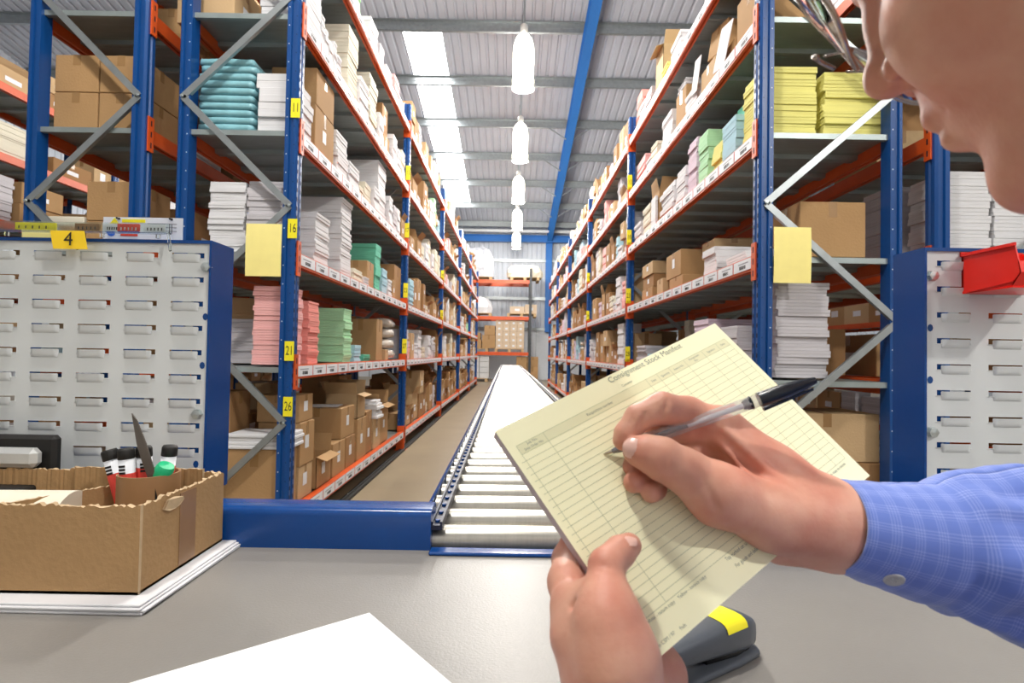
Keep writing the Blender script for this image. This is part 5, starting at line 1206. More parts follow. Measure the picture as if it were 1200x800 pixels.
# ------------------------------------------------------------------ the person: one sculpted skin surface from smoothly blended limbs
class Field:
    """signed distance field on a regular grid, blended by smooth minimum"""
    def __init__(s, lo, hi, h):
        s.lo = np.array(lo, float); s.h = h; s.n = np.ceil((np.array(hi) - s.lo) / h).astype(int) + 1
        s.F = np.full(s.n, 0.05, np.float32)
    def region(s, lo, hi):
        a = np.clip(((np.array(lo) - s.lo) / s.h).astype(int), 0, s.n); b = np.clip(np.ceil((np.array(hi) - s.lo) / s.h).astype(int) + 1, 0, s.n)
        if (b <= a).any(): return None
        ax = [s.lo[i] + s.h * np.arange(a[i], b[i]) for i in range(3)]
        X, Y, Z = np.meshgrid(*ax, indexing='ij'); return (slice(a[0], b[0]), slice(a[1], b[1]), slice(a[2], b[2])), np.stack([X, Y, Z], -1)
    def put(s, sl, d, k, op):
        F = s.F[sl]; d = d.astype(np.float32)
        if op == '+':
            h = np.maximum(k - np.abs(F - d), 0) / k; s.F[sl] = np.minimum(F, d) - h * h * k * 0.25
        else:
            d = -d; h = np.maximum(k - np.abs(F - d), 0) / k; s.F[sl] = np.maximum(F, d) + h * h * k * 0.25
    def cone(s, a, b, ra, rb, k=0.004, op='+', flat=None):
        a = np.array(a, float); b = np.array(b, float); r = max(ra, rb) + k * 1.5 + s.h * 2 + 0.004
        if flat: r *= max(1, 1 / flat[1])
        g = s.region(np.minimum(a, b) - r, np.maximum(a, b) + r)
        if g is None: return
        sl, p = g; ab = b - a; L2 = max(ab @ ab, 1e-12); pa = p - a; t = np.clip(pa @ ab / L2, 0, 1); q = pa - t[..., None] * ab
        if flat:
            ax = np.array(flat[0], float); ax /= np.linalg.norm(ax); q = q + (q @ ax)[..., None] * ax * (1 / flat[1] - 1)
        d = np.linalg.norm(q, axis=-1) - (ra + (rb - ra) * t)
        if flat: d = d * min(1, flat[1]) ** 0.5
        s.put(sl, d, k, op)
    def chain(s, pts, rs, k=0.004, op='+', flat=None):
        for i in range(len(pts) - 1): s.cone(pts[i], pts[i + 1], rs[i], rs[i + 1], k, op, flat)
    def ell(s, c, axes, rad, k=0.004, op='+'):
        c = np.array(c, float); A = np.array(axes, float); rad = np.array(rad, float); r = rad.max() + k * 1.5 + s.h * 2 + 0.004
        g = s.region(c - r, c + r)
        if g is None: return
        sl, p = g; q = (p - c) @ A.T; k0 = np.linalg.norm(q / rad, axis=-1); k1 = np.linalg.norm(q / (rad * rad), axis=-1)
        s.put(sl, k0 * (k0 - 1) / np.maximum(k1, 1e-9), k, op)
    def mesh(s):
        F = s.F; n = F.shape; S = F < 0
        c = [S[i:n[0] - 1 + i, j:n[1] - 1 + j, k:n[2] - 1 + k] for i in (0, 1) for j in (0, 1) for k in (0, 1)]
        tot = sum(x.astype(np.int8) for x in c); act = (tot > 0) & (tot < 8); ids = np.full(act.shape, -1, np.int64)
        I = np.argwhere(act); ids[act] = np.arange(len(I)); acc = np.zeros((len(I), 3)); cnt = np.zeros(len(I))
        corners = np.array([(i, j, k) for i in (0, 1) for j in (0, 1) for k in (0, 1)])
        V = [F[I[:, 0] + a, I[:, 1] + b, I[:, 2] + c_] for a, b, c_ in corners]
        for u in range(8):
            for w in range(u + 1, 8):
                if np.abs(corners[u] - corners[w]).sum() != 1: continue
                m = (V[u] < 0) != (V[w] < 0); t = V[u][m] / (V[u][m] - V[w][m])
                acc[m] += corners[u] + t[:, None] * (corners[w] - corners[u]); cnt[m] += 1
        P_ = s.lo + (I + acc / cnt[:, None]) * s.h; fs = []
        for ax in range(3):
            sl0 = [slice(1, -1)] * 3; o = [0, 0, 0]; o[ax] = 1
            a = S[1:-1, 1:-1, 1:-1]; sh = [slice(1 + o[i], n[i] - 1 + o[i]) for i in range(3)]; b = S[sh[0], sh[1], sh[2]]
            E = np.argwhere(a != b) + 1; b1, b2 = [i for i in range(3) if i != ax]
            def at(d1, d2):
                q = E.copy(); q[:, b1] -= d1; q[:, b2] -= d2
                q = np.minimum(q, np.array(ids.shape) - 1); return ids[q[:, 0], q[:, 1], q[:, 2]]
            Q = np.stack([at(1, 1), at(0, 1), at(0, 0), at(1, 0)], 1); ins = S[E[:, 0], E[:, 1], E[:, 2]]
            fl = ins if ax != 1 else ~ins
            Q = np.where(fl[:, None], Q, Q[:, ::-1]); Q = Q[(Q >= 0).all(1)]; fs.append(Q)
        return P_, np.concatenate(fs)
def np_mesh(name, parts, m_):
    off = 0; V = []; Fc = []
    for v, f in parts: V.append(v); Fc.append(f + off); off += len(v)
    V = np.concatenate(V); Fc = np.concatenate(Fc); me = bpy.data.meshes.new(name)
    me.vertices.add(len(V)); me.vertices.foreach_set('co', V.astype(np.float32).ravel()); me.loops.add(Fc.size); me.loops.foreach_set('vertex_index', Fc.astype(np.int32).ravel())
    me.polygons.add(len(Fc)); me.polygons.foreach_set('loop_start', np.arange(0, Fc.size, 4, dtype=np.int32)); me.polygons.foreach_set('use_smooth', np.ones(len(Fc), bool))
    me.update(calc_edges=True); me.validate(); me.materials.append(m_); return me
def pv(px, py, d): return np.array(P(px, py, d))
def pad_depth(px, py):                                            # depth of the pad face behind a pixel
    a = Vector(P(px, py, 1.0)) - Vector((0, 0, CAMZ)); c = Vector((0, 0, CAMZ)); return N.dot(O - c) / N.dot(a)
NN = np.array(N); AX = np.array(CV(1, 0, 0)); AY = np.array(CV(0, 1, 0)); AZ = np.array(CV(0, 0, 1))

skin = bpy.data.materials.new('skin'); skin.use_nodes = True
def make_skin():
    nt = skin.node_tree; b = nt.nodes['Principled BSDF']; tc = nt.nodes.new('ShaderNodeTexCoord')
    n1 = nt.nodes.new('ShaderNodeTexNoise'); n1.inputs['Scale'].default_value = 28; n1.inputs['Detail'].default_value = 5
    n2 = nt.nodes.new('ShaderNodeTexNoise'); n2.inputs['Scale'].default_value = 420; n2.inputs['Detail'].default_value = 3
    nt.links.new(tc.outputs['Object'], n1.inputs['Vector']); nt.links.new(tc.outputs['Object'], n2.inputs['Vector'])
    r = nt.nodes.new('ShaderNodeValToRGB'); r.color_ramp.elements[0].position = 0.32; r.color_ramp.elements[1].position = 0.72
    r.color_ramp.elements[0].color = (0.60, 0.235, 0.165, 1); r.color_ramp.elements[1].color = (0.76, 0.43, 0.31, 1)
    nt.links.new(n1.outputs['Fac'], r.inputs['Fac']); nt.links.new(r.outputs[0], b.inputs['Base Color'])
    b.inputs['Roughness'].default_value = 0.48; b.inputs['Specular IOR Level'].default_value = 0.35
    b.inputs['Subsurface Weight'].default_value = 0.12; b.inputs['Subsurface Radius'].default_value = (1.0, 0.35, 0.2); b.inputs['Subsurface Scale'].default_value = 0.004
    bp = nt.nodes.new('ShaderNodeBump'); bp.inputs['Strength'].default_value = 0.25; bp.inputs['Distance'].default_value = 0.0006
    nt.links.new(n2.outputs['Fac'], bp.inputs['Height']); nt.links.new(bp.outputs[0], b.inputs['Normal'])
make_skin()

# ---- right (writing) hand
R_ = {}
def right_hand():
    mx = lambda px, py, d, r: (pv(px, py, d), r)
    W_ = pv(968, 613, 0.343)
    lo = np.minimum.reduce([pv(715, 440, 0.30), pv(1010, 690, 0.30), pv(715, 440, 0.41), pv(1010, 690, 0.41), pv(715, 690, 0.30), pv(1010, 440, 0.41)]) - 0.012
    hi = np.maximum.reduce([pv(715, 440, 0.30), pv(1010, 690, 0.30), pv(715, 440, 0.41), pv(1010, 690, 0.41), pv(715, 690, 0.30), pv(1010, 440, 0.41)]) + 0.012
    f = Field(lo, hi, 0.00125)
    # palm and back of the hand
    im, mm_, rmm, lm_ = pv(842, 499, 0.362), pv(850, 512, 0.371), pv(858, 532, 0.379), pv(862, 556, 0.381)
    for q, r in ((im, 0.0125), (mm_, 0.0125), (rmm, 0.0115), (lm_, 0.0105)): f.chain([q, (q + W_) / 2 + AZ * 0.0, W_], [r, r + 0.002, 0.015], 0.014)
    f.chain([pv(958, 592, 0.343), pv(880, 545, 0.354), pv(850, 505, 0.361)], [0.016, 0.014, 0.010], 0.010)
    f.chain([pv(860, 602, 0.345), pv(915, 628, 0.344), pv(975, 640, 0.340)], [0.012, 0.014, 0.014], 0.012)     # heel on the pad
    f.chain([pv(800, 551, 0.322), pv(842, 579, 0.322), pv(905, 605, 0.328), pv(965, 618, 0.332)], [0.0125, 0.0165, 0.018, 0.018], 0.010)  # thenar
    # wrist to cuff
    f.chain([pv(925, 596, 0.343), pv(970, 611, 0.343), pv(1010, 622, 0.343)], [0.0205, 0.0215, 0.0225], 0.012)
    f.chain([pv(925, 607, 0.352), pv(970, 620, 0.353), pv(1010, 630, 0.352)], [0.0175, 0.018, 0.019], 0.012)
    f.ell(pv(962, 575, 0.345), np.stack([AX, AY, AZ]), (0.010, 0.006, 0.008), 0.008)                              # wrist bone
    # thumb
    f.chain([pv(806, 553, 0.321), pv(776, 538, 0.322), pv(757, 530, 0.324), pv(746, 528, 0.326)], [0.0128, 0.0118, 0.0098, 0.0082], 0.004)
    f.ell(pv(776, 536, 0.320), np.stack([AX, AY, AZ]), (0.008, 0.0105, 0.008), 0.005)
    # index
    f.chain([pv(842, 500, 0.361), pv(806, 484, 0.351), pv(776, 478, 0.343)], [0.0125, 0.0098, 0.0098], 0.005)
    f.chain([pv(776, 478, 0.343), pv(748, 489, 0.3405)], [0.0097, 0.0082], 0.0025)
    f.chain([pv(748, 489, 0.3405), pv(734, 508, 0.3385), pv(730, 516, 0.338)], [0.0082, 0.0073, 0.0062], 0.002)
    # middle, ring, little curl under
    f.chain([mm_, pv(802, 500, 0.354), pv(772, 508, 0.354)], [0.012, 0.0095, 0.0092], 0.003); f.chain([pv(772, 508, 0.354), pv(752, 528, 0.350), pv(741, 549, 0.345)], [0.0092, 0.0082, 0.0068], 0.002)
    d = lambda x, y: pad_depth(x, y) - 0.0075
    f.chain([rmm, pv(810, 528, 0.362), pv(778, 538, 0.360)], [0.011, 0.009, 0.0088], 0.003); f.chain([pv(778, 538, 0.360), pv(758, 552, 0.356), pv(743, 565, min(0.352, d(743, 565)))], [0.0086, 0.0076, 0.0064], 0.002)
    f.chain([lm_, pv(822, 558, 0.366), pv(796, 560, 0.364)], [0.010, 0.0082, 0.0078], 0.003); f.chain([pv(796, 560, 0.364), pv(778, 570, 0.360), pv(763, 577, min(0.354, d(763, 577)))], [0.0078, 0.0070, 0.0060], 0.002)
    # creases
    for a, b in (((745, 478, 0.3325), (741, 494, 0.3318)), ((757, 484, 0.3325), (751, 499, 0.3318)), ((783, 466, 0.3340), (776, 490, 0.3335))): f.cone(pv(*a), pv(*b), 0.0011, 0.0007, 0.0022, '-')
    for a, b in (((845, 500, 0.3475), (930, 578, 0.3260)), ((838, 512, 0.352), (905, 590, 0.318))): f.cone(pv(*a), pv(*b), 0.0012, 0.0010, 0.006, '+')
    for x in (-2, 2, 6): f.cone(pv(776 + x, 529, 0.3095), pv(775 + x, 547, 0.3095), 0.0005, 0.0004, 0.0016, '-')
    f.cone(pv(815, 542, 0.3080), pv(840, 596, 0.305), 0.0006, 0.0006, 0.004, '-')
    return f.mesh()
RH = right_hand()

# ---- left (holding) hand
def left_hand():
    c = [pv(x, y, z) for x in (630, 830) for y in (600, 930) for z in (0.22, 0.40)]
    f = Field(np.minimum.reduce(c) - 0.01, np.maximum.reduce(c) + 0.01, 0.0014)
    pdp = lambda x, y, o: pad_depth(x, y) + o
    # thumb over the pad
    f.chain([pv(716, 745, 0.262), pv(709, 700, 0.270), pv(711, 664, 0.280)], [0.0125, 0.0098, 0.0092], 0.006)
    f.chain([pv(711, 662, 0.281), pv(727, 646, 0.288), pv(737, 639, 0.2915)], [0.0092, 0.0080, 0.0066], 0.002)
    # thenar and palm
    f.chain([pv(712, 730, 0.262), pv(722, 775, 0.258), pv(728, 840, 0.255)], [0.0165, 0.0185, 0.019], 0.010)
    f.chain([pv(670, 706, 0.285), pv(678, 745, 0.275), pv(700, 800, 0.265), pv(712, 860, 0.26)], [0.0095, 0.0120, 0.0140, 0.016], 0.010)
    f.chain([pv(690, 712, 0.280), pv(715, 765, 0.270)], [0.011, 0.013], 0.010)
    f.chain([pv(735, 735, pdp(735, 735, 0.030)), pv(770, 790, 0.300), pv(745, 860, 0.275)], [0.012, 0.013, 0.017], 0.012)
    f.chain([pv(700, 740, 0.300), pv(730, 800, 0.285), pv(735, 860, 0.268)], [0.014, 0.016, 0.018], 0.014)
    f.chain([pv(728, 840, 0.255), pv(750, 930, 0.25)], [0.020, 0.022], 0.010); f.chain([pv(720, 850, 0.268), pv(748, 930, 0.262)], [0.019, 0.021], 0.010)
    # fingers behind the pad
    g = lambda x, y, e=0.0: pv(x, y, pad_depth(x, y) + 0.0205 + e)
    f.chain([pv(670, 712, 0.288), pv(664, 682, 0.306), pv(665, 655, 0.325)], [0.0105, 0.0095, 0.0088], 0.006)
    f.chain([pv(665, 655, 0.325), g(676, 628, .003), g(712, 600)], [0.0088, 0.0080, 0.0068], 0.003)
    for k, (x0, y0, x1, y1, x2, y2) in enumerate(((700, 700, 712, 640, 755, 605), (722, 725, 745, 665, 790, 640), (745, 745, 775, 700, 812, 685))):
        f.chain([pv(x0, y0, pad_depth(x0, y0) + 0.028), g(x1, y1, 0.004), g(x2, y2)], [0.0105, 0.0085, 0.007], 0.004)
    # creases
    f.cone(pv(700, 668, 0.2705), pv(716, 676, 0.2695), 0.0004, 0.0004, 0.0016, '-'); f.cone(pv(701, 660, 0.272), pv(716, 668, 0.271), 0.0004, 0.0004, 0.0016, '-')
    f.cone(pv(672, 712, 0.268), pv(690, 690, 0.268), 0.0006, 0.0004, 0.004, '-'); f.cone(pv(688, 702, 0.264), pv(680, 716, 0.264), 0.0005, 0.0004, 0.003, '-')
    return f.mesh()
LH = left_hand()

# ---- head, in its own frame: x forward, y to the subject's left, z up (metres)
ALPHA, PSI = math.radians(25), math.radians(52)           # face tipped down, turned slightly away from the camera
cs_, sn_ = math.cos(PSI), math.sin(PSI)
fwd = CV(-math.cos(ALPHA) * cs_, -math.sin(ALPHA), math.cos(ALPHA) * sn_).normalized()
up_ = CV(-math.sin(ALPHA) * cs_, math.cos(ALPHA), math.sin(ALPHA) * sn_).normalized(); lft = up_.cross(fwd).normalized()
NOSE_L = Vector((0.113, 0, -0.030)); HD = 0.262
HC = P(1014, 108, HD) - (fwd * NOSE_L.x + lft * NOSE_L.y + up_ * NOSE_L.z)
HM = Matrix((fwd, lft, up_)).transposed().to_4x4(); HM.translation = HC
def hw(x, y, z): return np.array(HM @ Vector((x, y, z)))
def head():
    I3 = np.eye(3); f = Field((-0.13, -0.10, -0.175), (0.14, 0.10, 0.15), 0.0018)
    f.ell((-0.008, 0, 0.035), I3, (0.098, 0.076, 0.098), 0.02); f.ell((0.030, 0, 0.020), I3, (0.064, 0.066, 0.075), 0.02)      # skull, brow
    f.ell((0.040, 0, -0.030), I3, (0.052, 0.057, 0.062), 0.02); f.ell((0.045, 0, -0.072), I3, (0.050, 0.043, 0.034), 0.02)      # mid face, mouth block
    for s in (-1, 1):
        f.cone((0.074, 0.034 * s, -0.042), (0.030, 0.060 * s, -0.024), 0.021, 0.016, 0.018)                                    # cheek bone
        f.cone((0.062, 0.032 * s, -0.052), (0.045, 0.045 * s, -0.080), 0.022, 0.018, 0.020)
        f.cone((0.006, 0.058 * s, -0.055), (0.070, 0.020 * s, -0.098), 0.014, 0.014, 0.018)                                    # jaw
        f.ell((0.010, 0.074 * s, -0.012), I3, (0.018, 0.008, 0.030), 0.004); f.ell((0.014, 0.083 * s, -0.010), I3, (0.011, 0.005, 0.020), 0.004, '-')
        f.ell((0.098, 0.034 * s, 0.000), I3, (0.018, 0.019, 0.014), 0.014, '-')                                                 # eye socket
        f.ell((0.0715, 0.032 * s, 0.000), I3, (0.0135, 0.0135, 0.0125), 0.003)
        f.cone((0.083, 0.020 * s, -0.003), (0.081, 0.044 * s, -0.004), 0.0035, 0.003, 0.003)                                    # lowered lid
        f.cone((0.092, 0.012 * s, 0.021), (0.082, 0.048 * s, 0.022), 0.007, 0.005, 0.010)                                       # brow ridge
    f.chain([(0.084, 0, 0.012), (0.092, 0, -0.008), (0.099, 0, -0.026)], [0.007, 0.008, 0.0095], 0.008)                        # nose
    f.ell((0.102, 0, -0.031), I3, (0.011, 0.0105, 0.0095), 0.006)
    for s in (-1, 1):
        f.ell((0.092, 0.0125 * s, -0.036), I3, (0.0110, 0.0070, 0.0080), 0.0035)
        f.ell((0.095, 0.0105 * s, -0.0440), I3, (0.0072, 0.0050, 0.0050), 0.002, '-')
        f.cone((0.089, 0.022 * s, -0.034), (0.078, 0.034 * s, -0.062), 0.0002, 0.0002, 0.003, '-')
    f.cone((0.088, 0, -0.048), (0.090, 0, -0.058), 0.010, 0.010, 0.008)
    f.cone((0.0955, 0.0, -0.061), (0.083, 0.022, -0.066), 0.0060, 0.003, 0.003); f.cone((0.0955, 0.0, -0.061), (0.083, -0.022, -0.066), 0.0060, 0.003, 0.003)
    f.cone((0.0930, 0.0, -0.0735), (0.082, 0.019, -0.070), 0.0068, 0.003, 0.003); f.cone((0.0930, 0.0, -0.0735), (0.082, -0.019, -0.070), 0.0068, 0.003, 0.003)
    f.cone((0.103, 0.012, -0.067), (0.103, -0.012, -0.067), 0.0012, 0.0012, 0.003, '-'); f.cone((0.099, 0.012, -0.067), (0.087, 0.024, -0.068), 0.001, 0.0006, 0.002, '-'); f.cone((0.099, -0.012, -0.067), (0.087, -0.024, -0.068), 0.001, 0.0006, 0.002, '-')
    f.cone((0.104, 0.016, -0.086), (0.104, -0.016, -0.086), 0.004, 0.004, 0.010, '-')
    f.ell((0.078, 0, -0.104), I3, (0.018, 0.022, 0.016), 0.012)
    f.chain([(-0.030, 0, -0.050), (-0.045, 0, -0.110), (-0.06, 0, -0.165)], [0.056, 0.056, 0.060], 0.02)
    v, q = f.mesh(); M3 = np.array(HM.to_3x3()); return v @ M3.T + np.array(HM.translation), q
HDM = head()

# ---- torso and arms (inside the shirt, outside the frame)
NECK = np.array(HM @ Vector((-0.055, 0, -0.15)))
SHC = np.array((0.52, 0.02, 1.06)); SL = np.array((0.40, -0.14, 1.00)); SR = np.array((0.66, 0.17, 1.02))
EL, ER = np.array((0.30, 0.06, 0.80)), np.array((0.545, 0.36, 0.875))
WL, WR = pv(750, 925, 0.255), pv(1006, 622, 0.343)
def torso(grow=0.0, arms=True, neck=True):
    f = Field((0.0, -0.42, 0.45), (0.95, 0.55, 1.35), 0.009)
    hip = np.array((0.66, -0.20, 0.52)); g = grow
    f.cone(SHC - (0, 0, 0.04), hip, 0.125 + g, 0.15 + g, 0.05); f.cone(SL, SR, 0.062 + g, 0.062 + g, 0.06); f.cone((SL + hip) / 2 + (0, 0, .1), (SR + hip) / 2 + (0, 0, .1), 0.10 + g, 0.10 + g, 0.06)
    if neck: f.cone(SHC + (0, 0, .02), NECK, 0.065, 0.056, 0.05)
    if arms: f.chain([SL, EL, WL], [0.052 + g, 0.042 + g, 0.027 + g], 0.03); f.chain([SR, ER], [0.052 + g, 0.042 + g], 0.03)
    f.chain([hip, hip + (-0.30, -0.10, 0.0)], [0.10 + g, 0.085 + g], 0.04) if g else None
    return f.mesh()
person = empty('person', (0.6, -0.1, 0.5)); tag(person, 'person in glasses and a blue checked shirt writing on the yellow pad', 'person')
me = np_mesh('body', [RH, LH, HDM, torso()], skin)
def fore():
    f = Field(np.minimum(WR, ER) - 0.06, np.maximum(WR, ER) + 0.06, 0.004); f.chain([WR, ER], [0.026, 0.040], 0.01); return f.mesh()
me = np_mesh('body', [RH, LH, HDM, torso(), fore()], skin)
def attach(o, par=None):
    par = par or person; o.parent = par; o.matrix_parent_inverse = Matrix.Identity(4)
    o.location = -Vector(person.location) if par is person else (0, 0, 0); return o
attach(link('body', me))

# nails
M_NAIL = mat("nail", (0.80, 0.50, 0.42), rough=0.28, noise=0.02)
def nail(c, nrm, along, w, l, name='fingernail'):
    nrm = Vector(nrm).normalized(); al = Vector(along); al = (al - nrm * al.dot(nrm)).normalized(); sd_ = nrm.cross(al); m = MB(); vs = []; n, k = 7, 6
    for i in range(n):
        for j in range(k):
            u = (j / (k - 1) - 0.5) * 2; v = (i / (n - 1) - 0.5) * 2; ww = w / 2 * math.sqrt(max(0.05, 1 - abs(v) ** 3.2 * 0.75))
            vs.append(Vector(c) + al * (v * l / 2) + sd_ * (u * ww) - nrm * (0.22 * w * u * u + 0.06 * l * v * v))
    m.add(vs, [(i * k + j, i * k + j + 1, (i + 1) * k + j + 1, (i + 1) * k + j) for i in range(n - 1) for j in range(k - 1)])
    attach(m.build(name, M_NAIL, smooth=True))
from mathutils.bvhtree import BVHTree
def bvh_of(mesh_parts): return BVHTree.FromPolygons([tuple(v) for v in mesh_parts[0]], [tuple(int(i) for i in q) for q in mesh_parts[1]])
EYE = Vector((0, 0, CAMZ))
def on_surface(bv, px, py):
    d = (Vector(P(px, py, 1.0)) - EYE).normalized(); loc, nr, i, dist = bv.ray_cast(EYE, d)
    if nr.dot(d) > 0: nr = -nr
    return loc, nr
BR_, BL_ = bvh_of(RH), bvh_of(LH)
def put_nail(bv, px, py, al, w, l, lift=0.0006, tilt=(0, 0, 0)):
    loc, nr = on_surface(bv, px, py); nr = (nr + Vector(tilt)).normalized(); nail(loc + nr * lift, nr, al, w, l)
put_nail(BR_, 741, 525, -AX * 0.97 + AY * 0.22, 0.0118, 0.0115, 0.0009, tuple(-AZ * 0.6))
put_nail(BL_, 737, 630, AX * 0.85 + AY * 0.45, 0.0095, 0.0085, 0.0004, tuple(AY * 0.8))

# ---- checked shirt
shirt = bpy.data.materials.new('shirt_check'); shirt.use_nodes = True
def make_shirt():
    nt = shirt.node_tree; b = nt.nodes['Principled BSDF']; uv = nt.nodes.new('ShaderNodeUVMap'); sp_ = nt.nodes.new('ShaderNodeSeparateXYZ'); nt.links.new(uv.outputs[0], sp_.inputs[0])
    def mth(op, a, v=None, w=None):
        n = nt.nodes.new('ShaderNodeMath'); n.operation = op
        for i, q in enumerate((a, v, w)):
            if q is None: continue
            if isinstance(q, (int, float)): n.inputs[i].default_value = q
            else: nt.links.new(q, n.inputs[i])
        return n.outputs[0]
    def lines(sock, period, wdt):
        return mth('LESS_THAN', mth('FRACT', mth('DIVIDE', sock, period)), wdt)
    a = mth('ADD', mth('MULTIPLY', lines(sp_.outputs[0], 0.0016, 0.42), lines(sp_.outputs[0], 0.0128, 0.50)), mth('MULTIPLY', lines(sp_.outputs[1], 0.0016, 0.42), lines(sp_.outputs[1], 0.0112, 0.45)))
    fac = mth('MULTIPLY', a, 0.30)
    mx = nt.nodes.new('ShaderNodeMix'); mx.data_type = 'RGBA'; mx.inputs['A'].default_value = (0.14, 0.22, 0.62, 1); mx.inputs['B'].default_value = (0.40, 0.48, 0.84, 1)
    nt.links.new(fac, mx.inputs['Factor']); nt.links.new(mx.outputs['Result'], b.inputs['Base Color'])
    b.inputs['Roughness'].default_value = 0.8; b.inputs['Specular IOR Level'].default_value = 0.15; b.inputs['Sheen Weight'].default_value = 0.3
make_shirt()
from mathutils import noise as mnoise
def sleeve(path, name, rings=90, seg=96, cuff=0.062, thick=0.0012):
    """path: list of (centre, half size along A (up in the picture), half size along depth)"""
    pts = [Vector(p[0]) for p in path]; cum = [0]
    for a, b in zip(pts, pts[1:]): cum.append(cum[-1] + (b - a).length)
    Ls = cum[-1]; vs = []; uvs = []
    def at(t):
        d = t * Ls
        for i in range(len(pts) - 1):
            if d <= cum[i + 1] or i == len(pts) - 2:
                u = min(1, (d - cum[i]) / (cum[i + 1] - cum[i])); 
                us = u * u * (3 - 2 * u) * 0.5 + u * 0.5
                return pts[i].lerp(pts[i + 1], u), [path[i][k] * (1 - us) + path[i + 1][k] * us for k in (1, 2)]
    for i in range(rings + 1):
        t = i / rings; c, (ra, rb_) = at(t); c2, _ = at(min(1, t + 0.02)); c1, _ = at(max(0, t - 0.02)); tn = (c2 - c1).normalized()
        A_ = Vector(AY); A_ = (A_ - tn * A_.dot(tn)).normalized(); B_ = tn.cross(A_); s_ = t * Ls
        for k in range(seg + 1):
            a = 2 * math.pi * k / seg
            base = c + A_ * (ra * math.cos(a)) + B_ * (rb_ * math.sin(a)); nrm = (A_ * math.cos(a) + B_ * math.sin(a))
            fold = max(0.0, min(1.0, (s_ - cuff) / 0.02))
            q = mnoise.noise(Vector((a * 0.9 + s_ * 14 if k < seg else 0 + s_ * 14, math.cos(a) * 1.4, s_ * 16)))
            q = mnoise.noise(Vector((math.cos(a) * 1.6 + s_ * 9, math.sin(a) * 1.6 - s_ * 7, s_ * 17 + 3.1)))
            r2 = mnoise.noise(Vector((math.cos(a) * 3.6, math.sin(a) * 3.6, s_ * 20 + 7)))
            dsp = fold * (0.0125 * q + 0.0042 * r2 + 0.004 * math.exp(-((s_ - cuff - 0.008) / 0.012) ** 2)) + 0.0008 * math.sin(s_ * 2 * math.pi / cuff * 4) * (1 - fold) * 0.3
            dsp -= 0.0012 * math.exp(-((s_ - cuff) / 0.0022) ** 2)
            vs.append(base + nrm * dsp); uvs.append((s_, a * 0.030))
    m = MB(); w = seg + 1; fs = [(i * w + k, (i + 1) * w + k, (i + 1) * w + k + 1, i * w + k + 1) for i in range(rings) for k in range(seg)]
    m.add(vs, fs); me_ = m.mesh(name, shirt, True); ul = me_.uv_layers.new(name='UVMap')
    idx = np.zeros(len(me_.loops), np.int32); me_.loops.foreach_get('vertex_index', idx); ul.data.foreach_set('uv', np.array(uvs, np.float32)[idx].ravel())
    o = attach(link(name, me_)); md = o.modifiers.new('thickness', 'SOLIDIFY'); md.thickness = thick; md.offset = -1
    return o
SLV = sleeve([(P(977, 613, 0.345), 0.0262, 0.0315), (P(1024, 624, 0.345), 0.0300, 0.034), (P(1075, 634, 0.345), 0.0345, 0.036), (P(1135, 641, 0.345), 0.0440, 0.040), (P(1195, 651, 0.347), 0.0520, 0.045), (P(1290, 668, 0.352), 0.056, 0.048), (Vector(ER), 0.058, 0.052), (Vector(ER + (SR - ER) * 0.25), 0.062, 0.058)], 'sleeve')
SLV['label'] = 'blue checked sleeve with buttoned cuff'
bt = MB().lathe([(0, 0.0012), (0.0040, 0.0012), (0.0052, 0.0018), (0.0056, 0.001), (0.0052, 0), (0, 0)], 24)
for k in range(4): bt.lathe([(0.0005, 0.0019), (0.0005, 0.0013)], 6, M=Matrix.Translation((0.0013 * (-1) ** k, 0.0013 * (1 if k < 2 else -1), 0)))
o = bt.build('button', mat('button_grey', (0.52, 0.52, 0.50), rough=0.3, noise=0.02), smooth=True)
sb_ = BVHTree.FromPolygons([v.co[:] for v in SLV.data.vertices], [tuple(p.vertices) for p in SLV.data.polygons]); bl_, bn = on_surface(sb_, 1047, 677); o.matrix_world = Matrix.Identity(4)
o.parent = person; o.location = bl_ + bn * 0.0002 - Vector(person.location); o.rotation_euler = bn.to_track_quat('Z', 'Y').to_euler()
sh = np_mesh('shirt', [torso(0.014, True, False)], mat('shirt_plain', (0.16, 0.25, 0.62), rough=0.8, noise=0.05)); attach(link('shirt', sh))
hair_v = Field((-0.14, -0.11, -0.10), (0.14, 0.11, 0.16), 0.004)
hair_v.ell((-0.012, 0, 0.042), np.eye(3), (0.101, 0.080, 0.100), 0.004); hair_v.cone((0.115, 0.1, 0.03), (0.115, -0.1, 0.03), 0.055, 0.055, 0.01, '-'); hair_v.cone((0.06, 0.1, -0.04), (0.06, -0.1, -0.04), 0.055, 0.055, 0.01, '-')
hv, hf = hair_v.mesh(); M3 = np.array(HM.to_3x3()); attach(link('hair', np_mesh('hair', [(hv @ M3.T + np.array(HM.translation), hf)], mat('hair_brown', (0.09, 0.05, 0.03), rough=0.6, noise=0.2, nscale=80))))
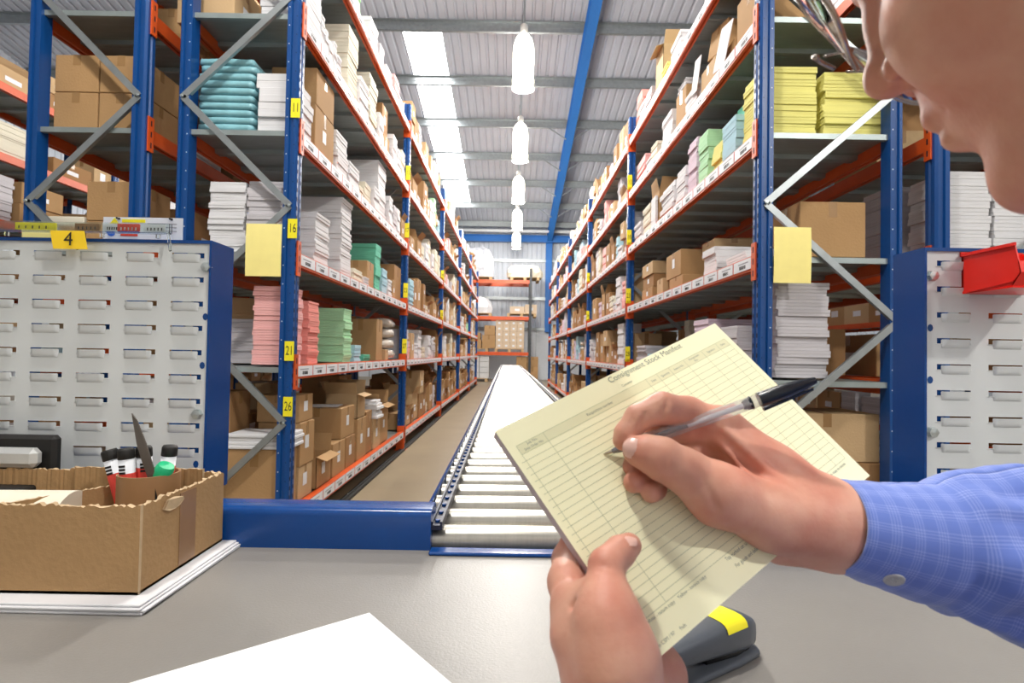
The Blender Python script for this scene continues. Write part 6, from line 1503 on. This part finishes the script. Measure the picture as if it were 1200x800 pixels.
# ---- spectacles
gl = empty('glasses'); gl.parent = person; gl.location = -Vector(person.location); gl['label'] = 'thin metal framed glasses'
M_FRAME = mat('glasses_metal', (0.42, 0.36, 0.32), rough=0.25, metal=0.9, noise=0)
M_LENS = mat('glasses_lens', (0.97, 0.96, 0.93), rough=0.0, noise=0, trans=1.0, ior=1.02)
def H_(x, y, z): return HM @ Vector((x, y, z))
def rim(s):
    pts = []
    for k in range(33):
        a = 2 * math.pi * k / 32; ca, sa = math.cos(a), math.sin(a); e = 0.72
        y = 0.0365 + 0.0265 * math.copysign(abs(ca) ** e, ca); z = -0.010 + 0.0195 * math.copysign(abs(sa) ** e, sa) - 0.001
        pts.append(H_(0.112 - 0.010 * ((y - 0.01) / 0.05) ** 2 + z * 0.12, s * y, z))
    return pts
for s in (-1, 1):
    pts = rim(s); MB().tube(pts, 0.0012, 8, cap=False).build('rim', M_FRAME, gl, smooth=True)
    c = sum((p for p in pts[:-1]), Vector()) / 32; n_ = (fwd) * 0.0009; m = MB(); N_ = 32
    m.add([c + n_ * 1.6] + [p + n_ * 0.5 for p in pts[:-1]] + [c - n_ * 0.4] + [p - n_ * 0.5 for p in pts[:-1]], [(0, 1 + i, 1 + (i + 1) % N_) for i in range(N_)] + [(N_ + 1, N_ + 2 + (i + 1) % N_, N_ + 2 + i) for i in range(N_)] + [(1 + i, N_ + 2 + i, N_ + 2 + (i + 1) % N_, 1 + (i + 1) % N_) for i in range(N_)])
    m.build('lens', M_LENS, gl, smooth=True)
    e = H_(0.110, s * 0.066, 0.001); m = MB().tube([H_(0.112, s * 0.063, 0.0), e, H_(0.102, s * 0.071, 0.002), H_(0.05, s * 0.074, 0.006), H_(0.01, s * 0.079, 0.008), H_(-0.008, s * 0.079, -0.004), H_(-0.012, s * 0.078, -0.028)], [0.0016, 0.0026, 0.0018, 0.0012, 0.0012, 0.0016, 0.0016], 8); m.build('temple_arm', M_FRAME, gl, smooth=True)
    MB().tube([H_(0.117, s * 0.0125, -0.008), H_(0.111, s * 0.0145, -0.013), H_(0.107, s * 0.0125, -0.016)], [0.0006, 0.0006, 0.0022], 8).build('nose_pad', M_FRAME, gl, smooth=True)
MB().tube([H_(0.120, 0.0098, -0.004), H_(0.1225, 0.004, 0.001), H_(0.1225, -0.004, 0.001), H_(0.120, -0.0098, -0.004)], 0.0012, 8).build('bridge', M_FRAME, gl, smooth=True)
